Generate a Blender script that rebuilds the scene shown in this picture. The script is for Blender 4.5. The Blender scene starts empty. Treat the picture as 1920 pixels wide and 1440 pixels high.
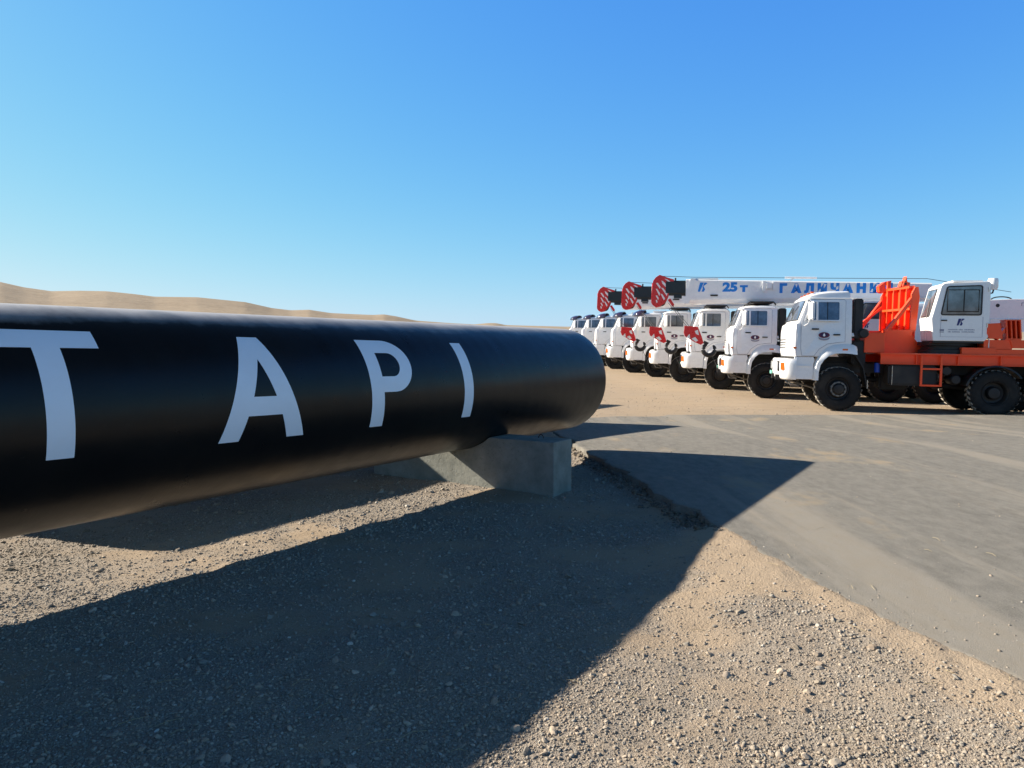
import bpy, bmesh, math, random
import numpy as np
from mathutils import Vector, Matrix

R_ = math.radians
scene = bpy.context.scene
COL = scene.collection
rng = np.random.default_rng(7)
random.seed(7)

# ------------------------------------------------------------------ camera
CAM_H = 1.56
cam_d = bpy.data.cameras.new("camera")
cam_d.lens = 25.376
cam_d.sensor_width = 36.0
cam_d.clip_start = 0.05
cam_d.clip_end = 6000
cam = bpy.data.objects.new("camera", cam_d)
cam.location = (0, 0, CAM_H)
cam.rotation_euler = (math.pi / 2 - 0.0497, 0, 0)
COL.objects.link(cam)
scene.camera = cam

# ------------------------------------------------------------------ sky and sun
SUN_EL = R_(28.3)
SUN_ROT = R_(288.8)
world = bpy.data.worlds.new("World")
scene.world = world
world.use_nodes = True
wn = world.node_tree
bg = wn.nodes["Background"]
sky = wn.nodes.new("ShaderNodeTexSky")
sky.sky_type = 'NISHITA'
sky.sun_disc = False
sky.sun_elevation = SUN_EL
sky.sun_rotation = SUN_ROT
sky.altitude = 300
sky.air_density = 1.0
sky.dust_density = 0.4
sky.ozone_density = 1.5
tint = wn.nodes.new("ShaderNodeMix")
tint.data_type = 'RGBA'; tint.blend_type = 'MULTIPLY'
tint.inputs[0].default_value = 1.0
tint.inputs[7].default_value = (0.80, 0.93, 1.16, 1)
wn.links.new(sky.outputs[0], tint.inputs[6])
hs = wn.nodes.new("ShaderNodeHueSaturation")
hs.inputs["Saturation"].default_value = 1.15
wn.links.new(tint.outputs[2], hs.inputs["Color"])
# gentle highlight roll-off of the sky's own radiance, per channel (the air near the sun is not that much brighter)
EXPO = 1.15
STR = 0.07
sep = wn.nodes.new("ShaderNodeSeparateColor"); wn.links.new(hs.outputs[0], sep.inputs[0])
cmb = wn.nodes.new("ShaderNodeCombineColor")
for i, (M_, s_) in enumerate(((1.05, 0.95), (0.92, 0.515), (0.93, 0.22))):
    a_ = wn.nodes.new("ShaderNodeMath"); a_.operation = 'MULTIPLY'; a_.inputs[1].default_value = -0.1442 / s_
    b_ = wn.nodes.new("ShaderNodeMath"); b_.operation = 'EXPONENT'
    c_ = wn.nodes.new("ShaderNodeMath"); c_.operation = 'SUBTRACT'; c_.inputs[0].default_value = 1.0
    d_ = wn.nodes.new("ShaderNodeMath"); d_.operation = 'MULTIPLY'; d_.inputs[1].default_value = M_ / (2 ** EXPO) / STR
    wn.links.new(sep.outputs[i], a_.inputs[0]); wn.links.new(a_.outputs[0], b_.inputs[0])
    wn.links.new(b_.outputs[0], c_.inputs[1]); wn.links.new(c_.outputs[0], d_.inputs[0]); wn.links.new(d_.outputs[0], cmb.inputs[i])
# unseen upper sky darkened, blue most, to cut ambient light in the shadows
wtc = wn.nodes.new("ShaderNodeTexCoord"); wsx = wn.nodes.new("ShaderNodeSeparateXYZ"); wn.links.new(wtc.outputs["Generated"], wsx.inputs[0])
wmr = wn.nodes.new("ShaderNodeMapRange"); wmr.interpolation_type = 'SMOOTHSTEP'
wmr.inputs["From Min"].default_value = 0.46; wmr.inputs["From Max"].default_value = 0.74
wn.links.new(wsx.outputs["Z"], wmr.inputs["Value"])
wmx = wn.nodes.new("ShaderNodeMix"); wmx.data_type = 'RGBA'; wmx.blend_type = 'MULTIPLY'
wmx.inputs[7].default_value = (0.45, 0.17, 0.09, 1)
wn.links.new(wmr.outputs[0], wmx.inputs[0]); wn.links.new(cmb.outputs[0], wmx.inputs[6])
wn.links.new(wmx.outputs[2], bg.inputs[0])
bg.inputs[1].default_value = STR

sun_d = bpy.data.lights.new("sun", 'SUN')
sun_d.energy = 5.0
sun_d.angle = R_(0.53)
sun_d.color = (1.0, 0.915, 0.78)
sun = bpy.data.objects.new("sun", sun_d)
S = Vector((math.sin(SUN_ROT) * math.cos(SUN_EL), math.cos(SUN_ROT) * math.cos(SUN_EL), math.sin(SUN_EL)))
sun.rotation_euler = S.to_track_quat('Z', 'Y').to_euler()
COL.objects.link(sun)

scene.view_settings.view_transform = 'Standard'
scene.view_settings.look = 'None'
scene.view_settings.exposure = EXPO
scene.view_settings.gamma = 1.0

# ------------------------------------------------------------------ materials
class NT:
    """small node helper"""
    def __init__(s, name):
        s.m = bpy.data.materials.new(name)
        s.m.use_nodes = True
        s.t = s.m.node_tree
        s.b = s.t.nodes["Principled BSDF"]
    def n(s, kind, **kw):
        k = s.t.nodes.new("ShaderNode" + kind)
        for a, v in kw.items():
            if a in k.inputs.keys() if isinstance(a, str) else False:
                k.inputs[a].default_value = v
            else:
                setattr(k, a, v)
        return k
    def l(s, a, b):
        s.t.links.new(a, b)
    def noise(s, scale, detail=4, rough=0.55, vec=None, dist=0.0):
        k = s.t.nodes.new("ShaderNodeTexNoise")
        k.inputs["Scale"].default_value = scale
        k.inputs["Detail"].default_value = detail
        k.inputs["Roughness"].default_value = rough
        k.inputs["Distortion"].default_value = dist
        if vec is not None:
            s.l(vec, k.inputs["Vector"])
        return k.outputs["Fac"]
    def coord(s, scale=(1, 1, 1), rot=(0, 0, 0)):
        c = s.t.nodes.new("ShaderNodeTexCoord")
        m = s.t.nodes.new("ShaderNodeMapping")
        m.inputs["Scale"].default_value = scale
        m.inputs["Rotation"].default_value = rot
        s.l(c.outputs["Object"], m.inputs["Vector"])
        return m.outputs["Vector"]
    def ramp(s, fac, stops):
        r = s.t.nodes.new("ShaderNodeValToRGB")
        e = r.color_ramp.elements
        while len(e) < len(stops):
            e.new(0.5)
        for el, (p, c) in zip(e, stops):
            el.position = p
            if isinstance(c, (int, float)):
                c = (c, c, c)
            el.color = (*c, 1)
        s.l(fac, r.inputs["Fac"])
        return r.outputs["Color"]
    def mix(s, fac, a, b, mode='MIX'):
        k = s.t.nodes.new("ShaderNodeMix")
        k.data_type = 'RGBA'
        k.blend_type = mode
        for idx, v in ((0, fac), (6, a), (7, b)):
            if isinstance(v, (int, float)):
                k.inputs[idx].default_value = v if idx == 0 else (v, v, v, 1)
            elif isinstance(v, tuple):
                k.inputs[idx].default_value = (*v, 1)
            else:
                s.l(v, k.inputs[idx])
        return k.outputs[2]
    def bump(s, height, strength=0.3, dist=0.01, prev=None):
        k = s.t.nodes.new("ShaderNodeBump")
        k.inputs["Strength"].default_value = strength
        k.inputs["Distance"].default_value = dist
        s.l(height, k.inputs["Height"])
        if prev is not None:
            s.l(prev, k.inputs["Normal"])
        s.l(k.outputs[0], s.b.inputs["Normal"])
        return k.outputs[0]
    def base(s, c):
        if isinstance(c, tuple):
            s.b.inputs["Base Color"].default_value = (*c, 1)
        else:
            s.l(c, s.b.inputs["Base Color"])
    def set(s, **kw):
        for a, v in kw.items():
            a = a.replace("_", " ")
            if isinstance(v, (int, float)):
                s.b.inputs[a].default_value = v
            else:
                s.l(v, s.b.inputs[a])

def paint(name, col, rough=0.35, spec=0.5, metal=0.0, dirt=0.12, dirtcol=None, coat=0.0, scale=3.0, bumpy=0.0):
    k = NT(name)
    v = k.coord()
    n1 = k.noise(scale, 6, 0.65, v)
    f = k.ramp(n1, [(0.42, 0.0), (0.75, 1.0)])
    dc = dirtcol or tuple(0.55 * c + 0.05 for c in col)
    mul = k.n("Math", operation='MULTIPLY')
    k.l(f, mul.inputs[0]); mul.inputs[1].default_value = dirt * 2.5
    k.base(k.mix(mul.outputs[0], col, dc))
    r = k.ramp(k.noise(scale * 4, 3, 0.5, v), [(0.3, max(0.02, rough - 0.07)), (0.7, min(1, rough + 0.12))])
    k.set(Roughness=r, Metallic=metal)
    k.b.inputs["Specular IOR Level"].default_value = spec
    k.b.inputs["Coat Weight"].default_value = coat
    k.b.inputs["Coat Roughness"].default_value = 0.08
    if bumpy:
        k.bump(k.noise(scale * 12, 3, 0.6, v), bumpy, 0.004)
    return k.m

# ------------------------------------------------------------------ mesh helpers
class MB:
    """collects verts / faces and links them as ONE mesh object"""
    def __init__(s):
        s.v = []; s.f = []
    def add(s, vs, fs):
        o = len(s.v)
        s.v.extend([tuple(p) for p in vs])
        s.f.extend([tuple(i + o for i in f) for f in fs])
        return s
    def box(s, lo, hi, M=None):
        x0, y0, z0 = lo; x1, y1, z1 = hi
        vs = [(x0, y0, z0), (x1, y0, z0), (x1, y1, z0), (x0, y1, z0), (x0, y0, z1), (x1, y0, z1), (x1, y1, z1), (x0, y1, z1)]
        if M is not None:
            vs = [tuple(M @ Vector(p)) for p in vs]
        return s.add(vs, [(0, 3, 2, 1), (4, 5, 6, 7), (0, 1, 5, 4), (1, 2, 6, 5), (2, 3, 7, 6), (3, 0, 4, 7)])
    def rbox(s, lo, hi, r=0.03, seg=2):
        """box with bevelled edges"""
        bm = bmesh.new()
        x0, y0, z0 = lo; x1, y1, z1 = hi
        bmesh.ops.create_cube(bm, size=1)
        for v in bm.verts:
            v.co = Vector(((x0 + x1) / 2 + v.co.x * (x1 - x0), (y0 + y1) / 2 + v.co.y * (y1 - y0), (z0 + z1) / 2 + v.co.z * (z1 - z0)))
        bmesh.ops.bevel(bm, geom=bm.edges[:], offset=r, segments=seg, affect='EDGES')
        s.bm(bm)
        return s
    def bm(s, bm, M=None):
        bm.verts.ensure_lookup_table()
        for i, v in enumerate(bm.verts):
            v.index = i
        s.add([(M @ v.co) if M else v.co[:] for v in bm.verts], [[v.index for v in f.verts] for f in bm.faces])
        bm.free()
    def loft(s, rings, cap=True, closed=True):
        n = len(rings[0]); vs = []; fs = []
        for r in rings:
            vs += list(r)
        for k in range(len(rings) - 1):
            for i in range(n if closed else n - 1):
                j = (i + 1) % n
                fs.append((k * n + i, k * n + j, (k + 1) * n + j, (k + 1) * n + i))
        if cap:
            fs.append(tuple(range(n - 1, -1, -1)))
            fs.append(tuple((len(rings) - 1) * n + i for i in range(n)))
        return s.add(vs, fs)
    def prism(s, poly, y0, y1, inset=0.0, axis='y'):
        """poly in (x,z) extruded over y (or given axis)"""
        def P(a, b, t):
            return (a, t, b) if axis == 'y' else ((t, a, b) if axis == 'x' else (a, b, t))
        return s.loft([[P(a, b, y0) for a, b in poly], [P(a, b, y1) for a, b in poly]])
    def tube(s, pts, r, n=10, cap=True):
        pts = [Vector(p) for p in pts]
        rings = []
        up = Vector((0, 0, 1))
        for i, p in enumerate(pts):
            d = (pts[min(i + 1, len(pts) - 1)] - pts[max(i - 1, 0)]).normalized()
            a = d.cross(up)
            if a.length < 1e-3:
                a = d.cross(Vector((0, 1, 0)))
            a.normalize(); b = a.cross(d)
            rr = r[i] if isinstance(r, (list, tuple)) else r
            rings.append([tuple(p + rr * (math.cos(t) * a + math.sin(t) * b)) for t in [2 * math.pi * k / n for k in range(n)]])
        return s.loft(rings, cap)
    def lathe(s, prof, c, axis='y', n=32):
        """prof: list of (radius, offset along axis)"""
        rings = []
        for r, o in prof:
            ring = []
            for k in range(n):
                t = 2 * math.pi * k / n
                a, b = r * math.cos(t), r * math.sin(t)
                ring.append((c[0] + a, c[1] + o, c[2] + b) if axis == 'y' else ((c[0] + o, c[1] + a, c[2] + b) if axis == 'x' else (c[0] + a, c[1] + b, c[2] + o)))
            rings.append(ring)
        return s.loft(rings, True)
    def build(s, name, mat, parent=None, smooth=False, bevel=0.0, angle=40):
        me = bpy.data.meshes.new(name)
        me.from_pydata(s.v, [], s.f)
        me.validate()
        bm = bmesh.new(); bm.from_mesh(me)
        bmesh.ops.recalc_face_normals(bm, faces=bm.faces[:])
        bm.to_mesh(me); bm.free()
        if smooth:
            me.polygons.foreach_set("use_smooth", [True] * len(me.polygons))
            me.set_sharp_from_angle(angle=R_(angle))
        me.materials.append(mat)
        o = bpy.data.objects.new(name, me)
        COL.objects.link(o)
        if parent is not None:
            o.parent = parent
        if bevel:
            b = o.modifiers.new("bevel", 'BEVEL'); b.width = bevel; b.segments = 2; b.limit_method = 'ANGLE'; b.angle_limit = R_(35)
            b.harden_normals = False
        return o

def tag(o, label=None, cat=None, group=None, kind=None):
    if label: o["label"] = label
    if cat: o["category"] = cat
    if group: o["group"] = group
    if kind: o["kind"] = kind
    return o

def thing(name, label, cat, loc=(0, 0, 0), rot=(0, 0, 0), group=None):
    o = bpy.data.objects.new(name, None)
    o.empty_display_size = 0.3
    o.location = loc; o.rotation_euler = rot
    COL.objects.link(o)
    return tag(o, label, cat, group)

def copy_tree(o, parent=None):
    c = o.copy(); COL.objects.link(c)
    c.parent = parent
    for ch in list(o.children):
        copy_tree(ch, c)
    return c

# ------------------------------------------------------------------ noise (numpy)
def vnoise(x, y, seed=0):
    xi = np.floor(x).astype(np.int64); yi = np.floor(y).astype(np.int64)
    xf = x - xi; yf = y - yi
    def h(a, b):
        n = (a * 374761393 + b * 668265263 + seed * 1442695041) & 0xffffffff
        n = ((n ^ (n >> 13)) * 1274126177) & 0xffffffff
        n = n ^ (n >> 16)
        return (n & 0xffff) / 65535.0
    u = xf * xf * (3 - 2 * xf); w = yf * yf * (3 - 2 * yf)
    return (h(xi, yi) * (1 - u) + h(xi + 1, yi) * u) * (1 - w) + (h(xi, yi + 1) * (1 - u) + h(xi + 1, yi + 1) * u) * w

def fbm(x, y, seed=0, oct=4, gain=0.5):
    a = 1.0; t = 0; s = 0
    for k in range(oct):
        s = s + a * vnoise(x * 2 ** k + 13.7 * k, y * 2 ** k - 7.3 * k, seed + k); t += a; a *= gain
    return s / t

def sstep(a, b, x):
    t = np.clip((x - a) / (b - a), 0, 1)
    return t * t * (3 - 2 * t)

# ------------------------------------------------------------------ terrain functions
EY = [-60, 0, 3.1, 4.01, 5.94, 9.9, 16, 30]
EX = [9.0, 2.62, 2.20, 1.965, 1.71, 1.11, 0.4, -1.2]
def edge_x(y):
    return np.interp(y, EY, EX)
def asphalt_z(x, y):
    return 0.10 - 0.16 * sstep(10.5, 16.0, y) - 0.0 * x
def lot_z(x, y):
    z = -0.085 + 0.025 * np.clip(y - 23.5, 0, 60) - 0.018 * np.clip(x - 8.5, -1.5, 30) * sstep(12, 18, y)
    return z + 0.03 * (fbm(x * 0.35, y * 0.35, 5, 3) - 0.5)
def ground_z(x, y, fine=True):
    ex = edge_x(y) + 0.16 * (fbm(y * 1.1, y * 0 + 3.3, 21, 4) - 0.5)
    t = x - ex
    a = asphalt_z(x, y)
    g = 0.05 * (fbm(x * 0.5, y * 0.5, 1, 3) - 0.5) + 0.03 * (fbm(x * 2.2, y * 2.2, 3, 3) - 0.5)
    if fine:
        g = g + 0.022 * (fbm(x * 7, y * 7, 9, 4, 0.6) - 0.5) * (0.4 + 0.9 * gravelly(x, y))
    # sand banked up against the asphalt near the camera, a broken open edge farther on
    near = sstep(6.3, 5.7, y)
    w = 0.95 + 0.5 * fbm(x * 0 + 1.5, y * 1.7, 33, 3)
    bank = (a + 0.004) * sstep(-w, 0.05, t) * near + 0.03 * sstep(-0.25, -0.03, t) * (1 - near)
    spill = 0.05 * near * np.exp(-np.abs(t) / 0.14) * (fbm(x * 7, y * 7, 41, 4, 0.65) - 0.36)
    left = g * (1 - 0.6 * sstep(-0.5, 0, t)) + bank + spill
    right = a - 0.05 + 0.052 * np.exp(-np.clip(t, 0, 9) / 0.16) * near
    z = np.where(t < 0, left, np.where(near > 0.01, np.maximum(right + spill, a - 0.05), a - 0.05))
    far = sstep(14.6, 16.4, y + 1.2 * (fbm(x * 0.4, y * 0.25, 55, 3) - 0.5))
    lz = lot_z(x, y)
    z = np.where(y > 12, z * (1 - far) + lz * far, z)
    return z

def grid_axis(segs):
    out = [segs[0][0]]
    for a, b, n in segs:
        out += list(np.linspace(a, b, n + 1)[1:])
    return np.array(out)

def grid_mesh(name, X, Y, Z, mat, attr=None, smooth=True, keep=None):
    ny, nx = X.shape
    me = bpy.data.meshes.new(name)
    co = np.stack([X, Y, Z], -1).reshape(-1, 3).astype(np.float32)
    i = np.arange(nx * ny).reshape(ny, nx)
    q = np.stack([i[:-1, :-1], i[:-1, 1:], i[1:, 1:], i[1:, :-1]], -1).reshape(-1, 4)
    if keep is not None:
        q = q[keep.reshape(-1)]
    me.vertices.add(len(co)); me.vertices.foreach_set("co", co.ravel())
    me.loops.add(q.size); me.loops.foreach_set("vertex_index", q.ravel().astype(np.int32))
    me.polygons.add(len(q))
    me.polygons.foreach_set("loop_start", np.arange(0, q.size, 4, dtype=np.int32))
    me.polygons.foreach_set("loop_total", np.full(len(q), 4, dtype=np.int32))
    me.polygons.foreach_set("use_smooth", np.ones(len(q), dtype=bool))
    me.update(calc_edges=True)
    if attr:
        for k, v in attr.items():
            at = me.attributes.new(k, 'FLOAT', 'POINT'); at.data.foreach_set("value", v.reshape(-1).astype(np.float32))
    me.materials.append(mat)
    o = bpy.data.objects.new(name, me); COL.objects.link(o)
    return o

def gravelly(x, y):
    return np.clip(0.5 + 3.4 * (fbm(x * 1.1 + 4, y * 1.5, 71, 5, 0.6) - 0.47), 0, 1)

# ---- ground material: dusty tan soil with finer grit in it
k = NT("soil")
v = k.coord()
att = k.n("Attribute", attribute_name="grav")
big = k.noise(0.35, 5, 0.6, v)
mid = k.noise(6, 5, 0.65, v)
fine = k.noise(90, 3, 0.7, v)
sand = k.mix(k.ramp(big, [(0.3, 0.0), (0.7, 1.0)]), (0.40, 0.295, 0.195), (0.345, 0.27, 0.20))
grit = k.mix(k.ramp(fine, [(0.35, 0.0), (0.68, 1.0)]), (0.17, 0.15, 0.13), (0.385, 0.33, 0.275))
f = k.mix(k.ramp(mid, [(0.35, 0.0), (0.65, 1.0)]), att.outputs["Fac"], k.ramp(att.outputs["Fac"], [(0.15, 0.0), (0.6, 1.0)]))
c = k.mix(f, sand, grit)
c = k.mix(0.25, c, k.mix(fine, (0.25, 0.2, 0.15), (0.5, 0.42, 0.32)))
c = k.mix(k.ramp(k.noise(1.3, 6, 0.7, k.coord((0.6, 1.6, 1))), [(0.50, 0.0), (0.72, 0.45)]), c, (0.245, 0.18, 0.12))
k.base(c); k.set(Roughness=0.95); k.b.inputs["Specular IOR Level"].default_value = 0.15
b1 = k.bump(k.noise(45, 4, 0.7, v), 0.6, 0.02)
k.bump(fine, 0.5, 0.008, b1)
SOIL = k.m

k = NT("lot_soil")   # farther out: packed pale dust
SOIL_FAR = SOIL

xs = grid_axis([(-1500, -200, 10), (-200, -30, 34), (-30, -8, 44), (-8, -4, 80), (-4, 3.2, 260), (3.2, 8, 48), (8, 40, 64), (40, 200, 32), (200, 1500, 10)])
ys = grid_axis([(-1500, -100, 8), (-100, -6, 30), (-6, 1.8, 40), (1.8, 7.5, 230), (7.5, 13, 150), (13, 22, 90), (22, 60, 70), (60, 200, 28), (200, 1500, 10)])
X, Y = np.meshgrid(xs, ys)
Z = ground_z(X, Y)
GR = gravelly(X, Y) * (1 - sstep(12, 17, Y)) 
ebank = X - edge_x(Y)
GR = GR * (1 - 0.95 * sstep(-0.38, -0.14, ebank + 0.25 * (fbm(X * 3, Y * 3, 77, 3) - 0.5)) * sstep(6.4, 5.8, Y))
GR = np.maximum(GR, 0.12 + 0.0 * GR)
ground = grid_mesh("ground", X, Y, Z, SOIL, {"grav": GR})
tag(ground, kind='structure')

# ---- asphalt apron
k = NT("asphalt")
v = k.coord()
vs = k.coord((1.0, 0.16, 1.0), (0, 0, R_(-10)))
vl = k.coord((0.8, 0.05, 1.0), (0, 0, R_(-12)))
agg = k.noise(130, 3, 0.85, v)
base = k.mix(k.ramp(agg, [(0.3, 0.0), (0.7, 1.0)]), (0.065, 0.062, 0.055), (0.27, 0.25, 0.215))
st = k.noise(1.1, 6, 0.62, vs, 0.4)
dust = k.ramp(st, [(0.40, 0.0), (0.66, 1.0)])
c = k.mix(k.mix(0.38, 0.0, dust), base, (0.24, 0.22, 0.185))
tr = k.ramp(k.noise(1.7, 5, 0.6, vl, 0.3), [(0.53, 0.0), (0.62, 1.0)])
c = k.mix(k.mix(0.7, 0.0, tr), c, (0.31, 0.27, 0.215))
sp = k.ramp(k.noise(0.8, 4, 0.6, k.coord((1.3, 0.8, 1), (0, 0, R_(-8)))), [(0.59, 0.0), (0.68, 1.0)])
c = k.mix(k.mix(0.7, 0.0, sp), c, (0.38, 0.285, 0.17))
dk = k.ramp(k.noise(1.3, 4, 0.6, k.coord((0.9, 0.07, 1), (0, 0, R_(-8)))), [(0.30, 1.0), (0.42, 0.0)])
c = k.mix(k.mix(0.5, 0.0, dk), c, (0.085, 0.078, 0.068))
mot = k.noise(9, 6, 0.75, k.coord((1.0, 0.45, 1.0), (0, 0, R_(-10))))
c = k.mix(k.ramp(mot, [(0.36, 0.0), (0.62, 0.55)]), c, k.mix(agg, (0.20, 0.19, 0.17), (0.36, 0.33, 0.285)))
fl = k.ramp(k.noise(42, 3, 0.7, v), [(0.68, 0.0), (0.74, 0.7)])
c = k.mix(fl, c, (0.42, 0.38, 0.32))
dkf = k.ramp(k.noise(55, 3, 0.7, v), [(0.27, 0.7), (0.33, 0.0)])
c = k.mix(dkf, c, (0.05, 0.047, 0.042))
k.base(c); k.set(Roughness=0.9); k.b.inputs["Specular IOR Level"].default_value = 0.2
b1 = k.bump(agg, 0.6, 0.010)
k.bump(k.noise(4, 3, 0.6, v), 0.15, 0.03, b1)
ASPH = k.m

ya = grid_axis([(-60, -5, 20), (-5, 2, 40), (2, 12, 400), (12, 17.5, 60)])
ta = np.concatenate([[0, 0.0, 0.012, 0.05, 0.12, 0.25, 0.5, 1, 2, 4, 8, 15, 30, 60]])
TA, YA = np.meshgrid(ta, ya)
jit = (0.08 + 0.16 * sstep(5.2, 6.2, YA)) * (fbm(YA * 2.2, YA * 0 + 8.1, 91, 5, 0.62) - 0.5) + 0.05 * (fbm(YA * 14, YA * 0 + 2.1, 92, 3) - 0.5)
XA = edge_x(YA) + 0.16 * (fbm(YA * 1.1, YA * 0 + 3.3, 21, 4) - 0.5) + TA + jit * np.exp(-TA / 0.3)
ZA = asphalt_z(XA, YA) + 0.008 * (fbm(XA * 0.7, YA * 0.7, 17, 3) - 0.5)
ZA[:, 1] -= 0.006
ZA[:, 0] = -0.06
XA[:, 0] -= 0.02
asp = grid_mesh("asphalt_road", XA, YA, ZA, ASPH)
asp.data.set_sharp_from_angle(angle=R_(40))
tag(asp, kind='structure')

# ---- far hills (a ring of real terrain)
HP = [(-400, 520), (0, 531), (45, 541), (96, 548), (150, 547), (200, 548), (250, 553), (290, 558), (370, 559), (400, 562), (460, 568), (510, 579), (545, 583), (580, 582), (620, 588), (660, 590), (700, 591.5), (720, 590.5), (742, 594), (780, 602), (850, 607), (890, 609), (915, 606.5), (930, 606.5), (948, 610), (1060, 613), (1500, 611), (1700, 610), (1860, 612), (1920, 612), (2600, 600)]
def hp_el(px, py):
    q = Vector(((px - 960) / 1353.4, 1, (720 - py) / 1353.4))
    q.rotate(Matrix.Rotation(-0.0497, 4, 'X'))
    return math.atan2(q.x, q.y), q.z / math.hypot(q.x, q.y)
hz = [hp_el(*p) for p in HP]
az = np.concatenate([np.linspace(-0.95, 0.95, 520), np.linspace(0.95, 2 * math.pi - 0.95, 160)[1:]])
rr = np.concatenate([np.linspace(95, 330, 60), np.linspace(340, 420, 24), np.linspace(430, 900, 12)])
AZ, RR = np.meshgrid(az, rr)
el = np.interp(AZ, [h[0] for h in hz] + [1.2, 2.2, 3.2, 4.2, 5.0, 5.33], [h[1] for h in hz] + [0.05, 0.04, 0.05, 0.07, 0.1, hz[0][1]])
HX, HY = RR * np.sin(AZ), RR * np.cos(AZ)
u = np.clip((RR - 110) / (390 - 110), 0, None)
prof = np.where(u < 1, sstep(0, 1, u) * 0.55 + 0.45 * u ** 1.5, 1 - 0.25 * (u - 1))
prof = prof * np.clip((900 - RR) / 300, -0.1, 1)
und = (fbm(HX * 0.012, HY * 0.012, 61, 4) - 0.5)
und2 = (fbm(HX * 0.05, HY * 0.05, 62, 3) - 0.5)
env = np.clip(u, 0, 1) * np.clip(np.abs(1.0 - RR / 400) * 3, 0, 1)
HZ = (1.56 + el * 400) * prof * 0.995 + und * 4.5 * env + und2 * 0.8 * env - 0.9 * (1 - np.clip(u * 6, 0, 1))
k = NT("dry_hill")
v = k.coord()
c = k.mix(k.ramp(k.noise(0.02, 6, 0.65, v), [(0.38, 0.0), (0.62, 1.0)]), (0.365, 0.29, 0.21), (0.325, 0.255, 0.185))
c = k.mix(k.ramp(k.noise(0.12, 4, 0.7, k.coord((1, 1, 4))), [(0.5, 0.0), (0.75, 0.6)]), c, (0.215, 0.165, 0.115))
k.base(c); k.set(Roughness=1.0); k.b.inputs["Specular IOR Level"].default_value = 0.05
k.bump(k.noise(0.4, 4, 0.6, v), 0.5, 0.6)
hills = grid_mesh("hills", HX, HY, HZ, k.m)
tag(hills, kind='structure')

# ------------------------------------------------------------------ pebbles
def pebble_variants(sub, n):
    out = []
    for i in range(n):
        bm = bmesh.new(); bmesh.ops.create_icosphere(bm, subdivisions=sub, radius=1)
        co = np.array([v.co[:] for v in bm.verts]); fa = np.array([[v.index for v in f.verts] for f in bm.faces]); bm.free()
        r = np.random.default_rng(100 * sub + i)
        for _ in range(5):
            d = r.normal(size=3); d /= np.linalg.norm(d)
            h = r.uniform(0.55, 0.9)
            p = co @ d
            co = co - np.clip(p - h, 0, None)[:, None] * d * 0.85
        co = co * (1 + 0.10 * r.normal(size=(len(co), 1)))
        co = co * np.array([1, r.uniform(0.6, 0.95), r.uniform(0.4, 0.7)])
        out.append((co, fa))
    return out
PV1 = pebble_variants(1, 10); PV2 = pebble_variants(2, 10)
PAL = np.array([(0.26, 0.225, 0.185), (0.21, 0.195, 0.17), (0.31, 0.255, 0.20), (0.17, 0.162, 0.15), (0.33, 0.285, 0.235), (0.23, 0.18, 0.14), (0.27, 0.255, 0.23), (0.13, 0.12, 0.105), (0.40, 0.38, 0.34)])
PW = np.array([5, 4, 5, 2.0, 3, 3, 2.5, 1.0, 0.7]); PW /= PW.sum()

def scatter(name, N, rmin, rmax, alpha, variants, area, mask, sink=0.35, zf=None, dark=1.0):
    x0, x1, y0, y1 = area
    # sample roughly evenly on screen: density falls off with distance
    u = rng.random(N * 6)
    y = y0 * (y1 / y0) ** u
    hw = np.minimum(max(abs(x0), abs(x1)), y * 0.80 + 0.5)
    x = rng.uniform(-1, 1, len(y)) * hw
    keep = (x > x0) & (x < x1) & (rng.random(len(y)) < mask(x, y))
    x, y = x[keep][:N], y[keep][:N]
    n = len(x)
    rad = rmin * (1 - rng.random(n) * (1 - (rmin / rmax) ** alpha)) ** (-1 / alpha)
    rad = rad * np.clip(y / 4.5, 0.8, 1.5) ** 0.6
    z = (zf or ground_z)(x, y)
    th = rng.uniform(0, 6.283, n); cs, sn = np.cos(th), np.sin(th)
    tx, ty = rng.normal(0, 0.22, n), rng.normal(0, 0.22, n)
    vi = rng.integers(0, len(variants), n)
    col = PAL[rng.choice(len(PAL), n, p=PW)] * rng.uniform(0.75, 1.35, (n, 1)) * dark
    V = []; F = []; C = []; off = 0
    for k_ in range(len(variants)):
        m = np.where(vi == k_)[0]
        if not len(m): continue
        co, fa = variants[k_]
        p = co[None] * rad[m][:, None, None]
        px, py, pz = p[..., 0], p[..., 1], p[..., 2]
        pz = pz + px * tx[m][:, None] + py * ty[m][:, None]
        qx = px * cs[m][:, None] - py * sn[m][:, None] + x[m][:, None]
        qy = px * sn[m][:, None] + py * cs[m][:, None] + y[m][:, None]
        qz = pz + (z[m] + rad[m] * (0.5 - sink))[:, None]
        V.append(np.stack([qx, qy, qz], -1).reshape(-1, 3))
        F.append((fa[None] + (np.arange(len(m)) * len(co))[:, None, None] + off).reshape(-1, 3))
        C.append(np.repeat(np.concatenate([col[m], np.ones((len(m), 1))], 1), len(co), 0))
        off += len(m) * len(co)
    V = np.concatenate(V).astype(np.float32); F = np.concatenate(F).astype(np.int32); C = np.concatenate(C).astype(np.float32)
    me = bpy.data.meshes.new(name)
    me.vertices.add(len(V)); me.vertices.foreach_set("co", V.ravel())
    me.loops.add(F.size); me.loops.foreach_set("vertex_index", F.ravel())
    me.polygons.add(len(F)); me.polygons.foreach_set("loop_start", np.arange(0, F.size, 3, dtype=np.int32))
    me.polygons.foreach_set("loop_total", np.full(len(F), 3, dtype=np.int32))
    me.update(calc_edges=True)
    at = me.color_attributes.new("col", 'FLOAT_COLOR', 'POINT'); at.data.foreach_set("color", C.ravel())
    me.materials.append(PEB)
    o = bpy.data.objects.new(name, me); COL.objects.link(o)
    return o

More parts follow.
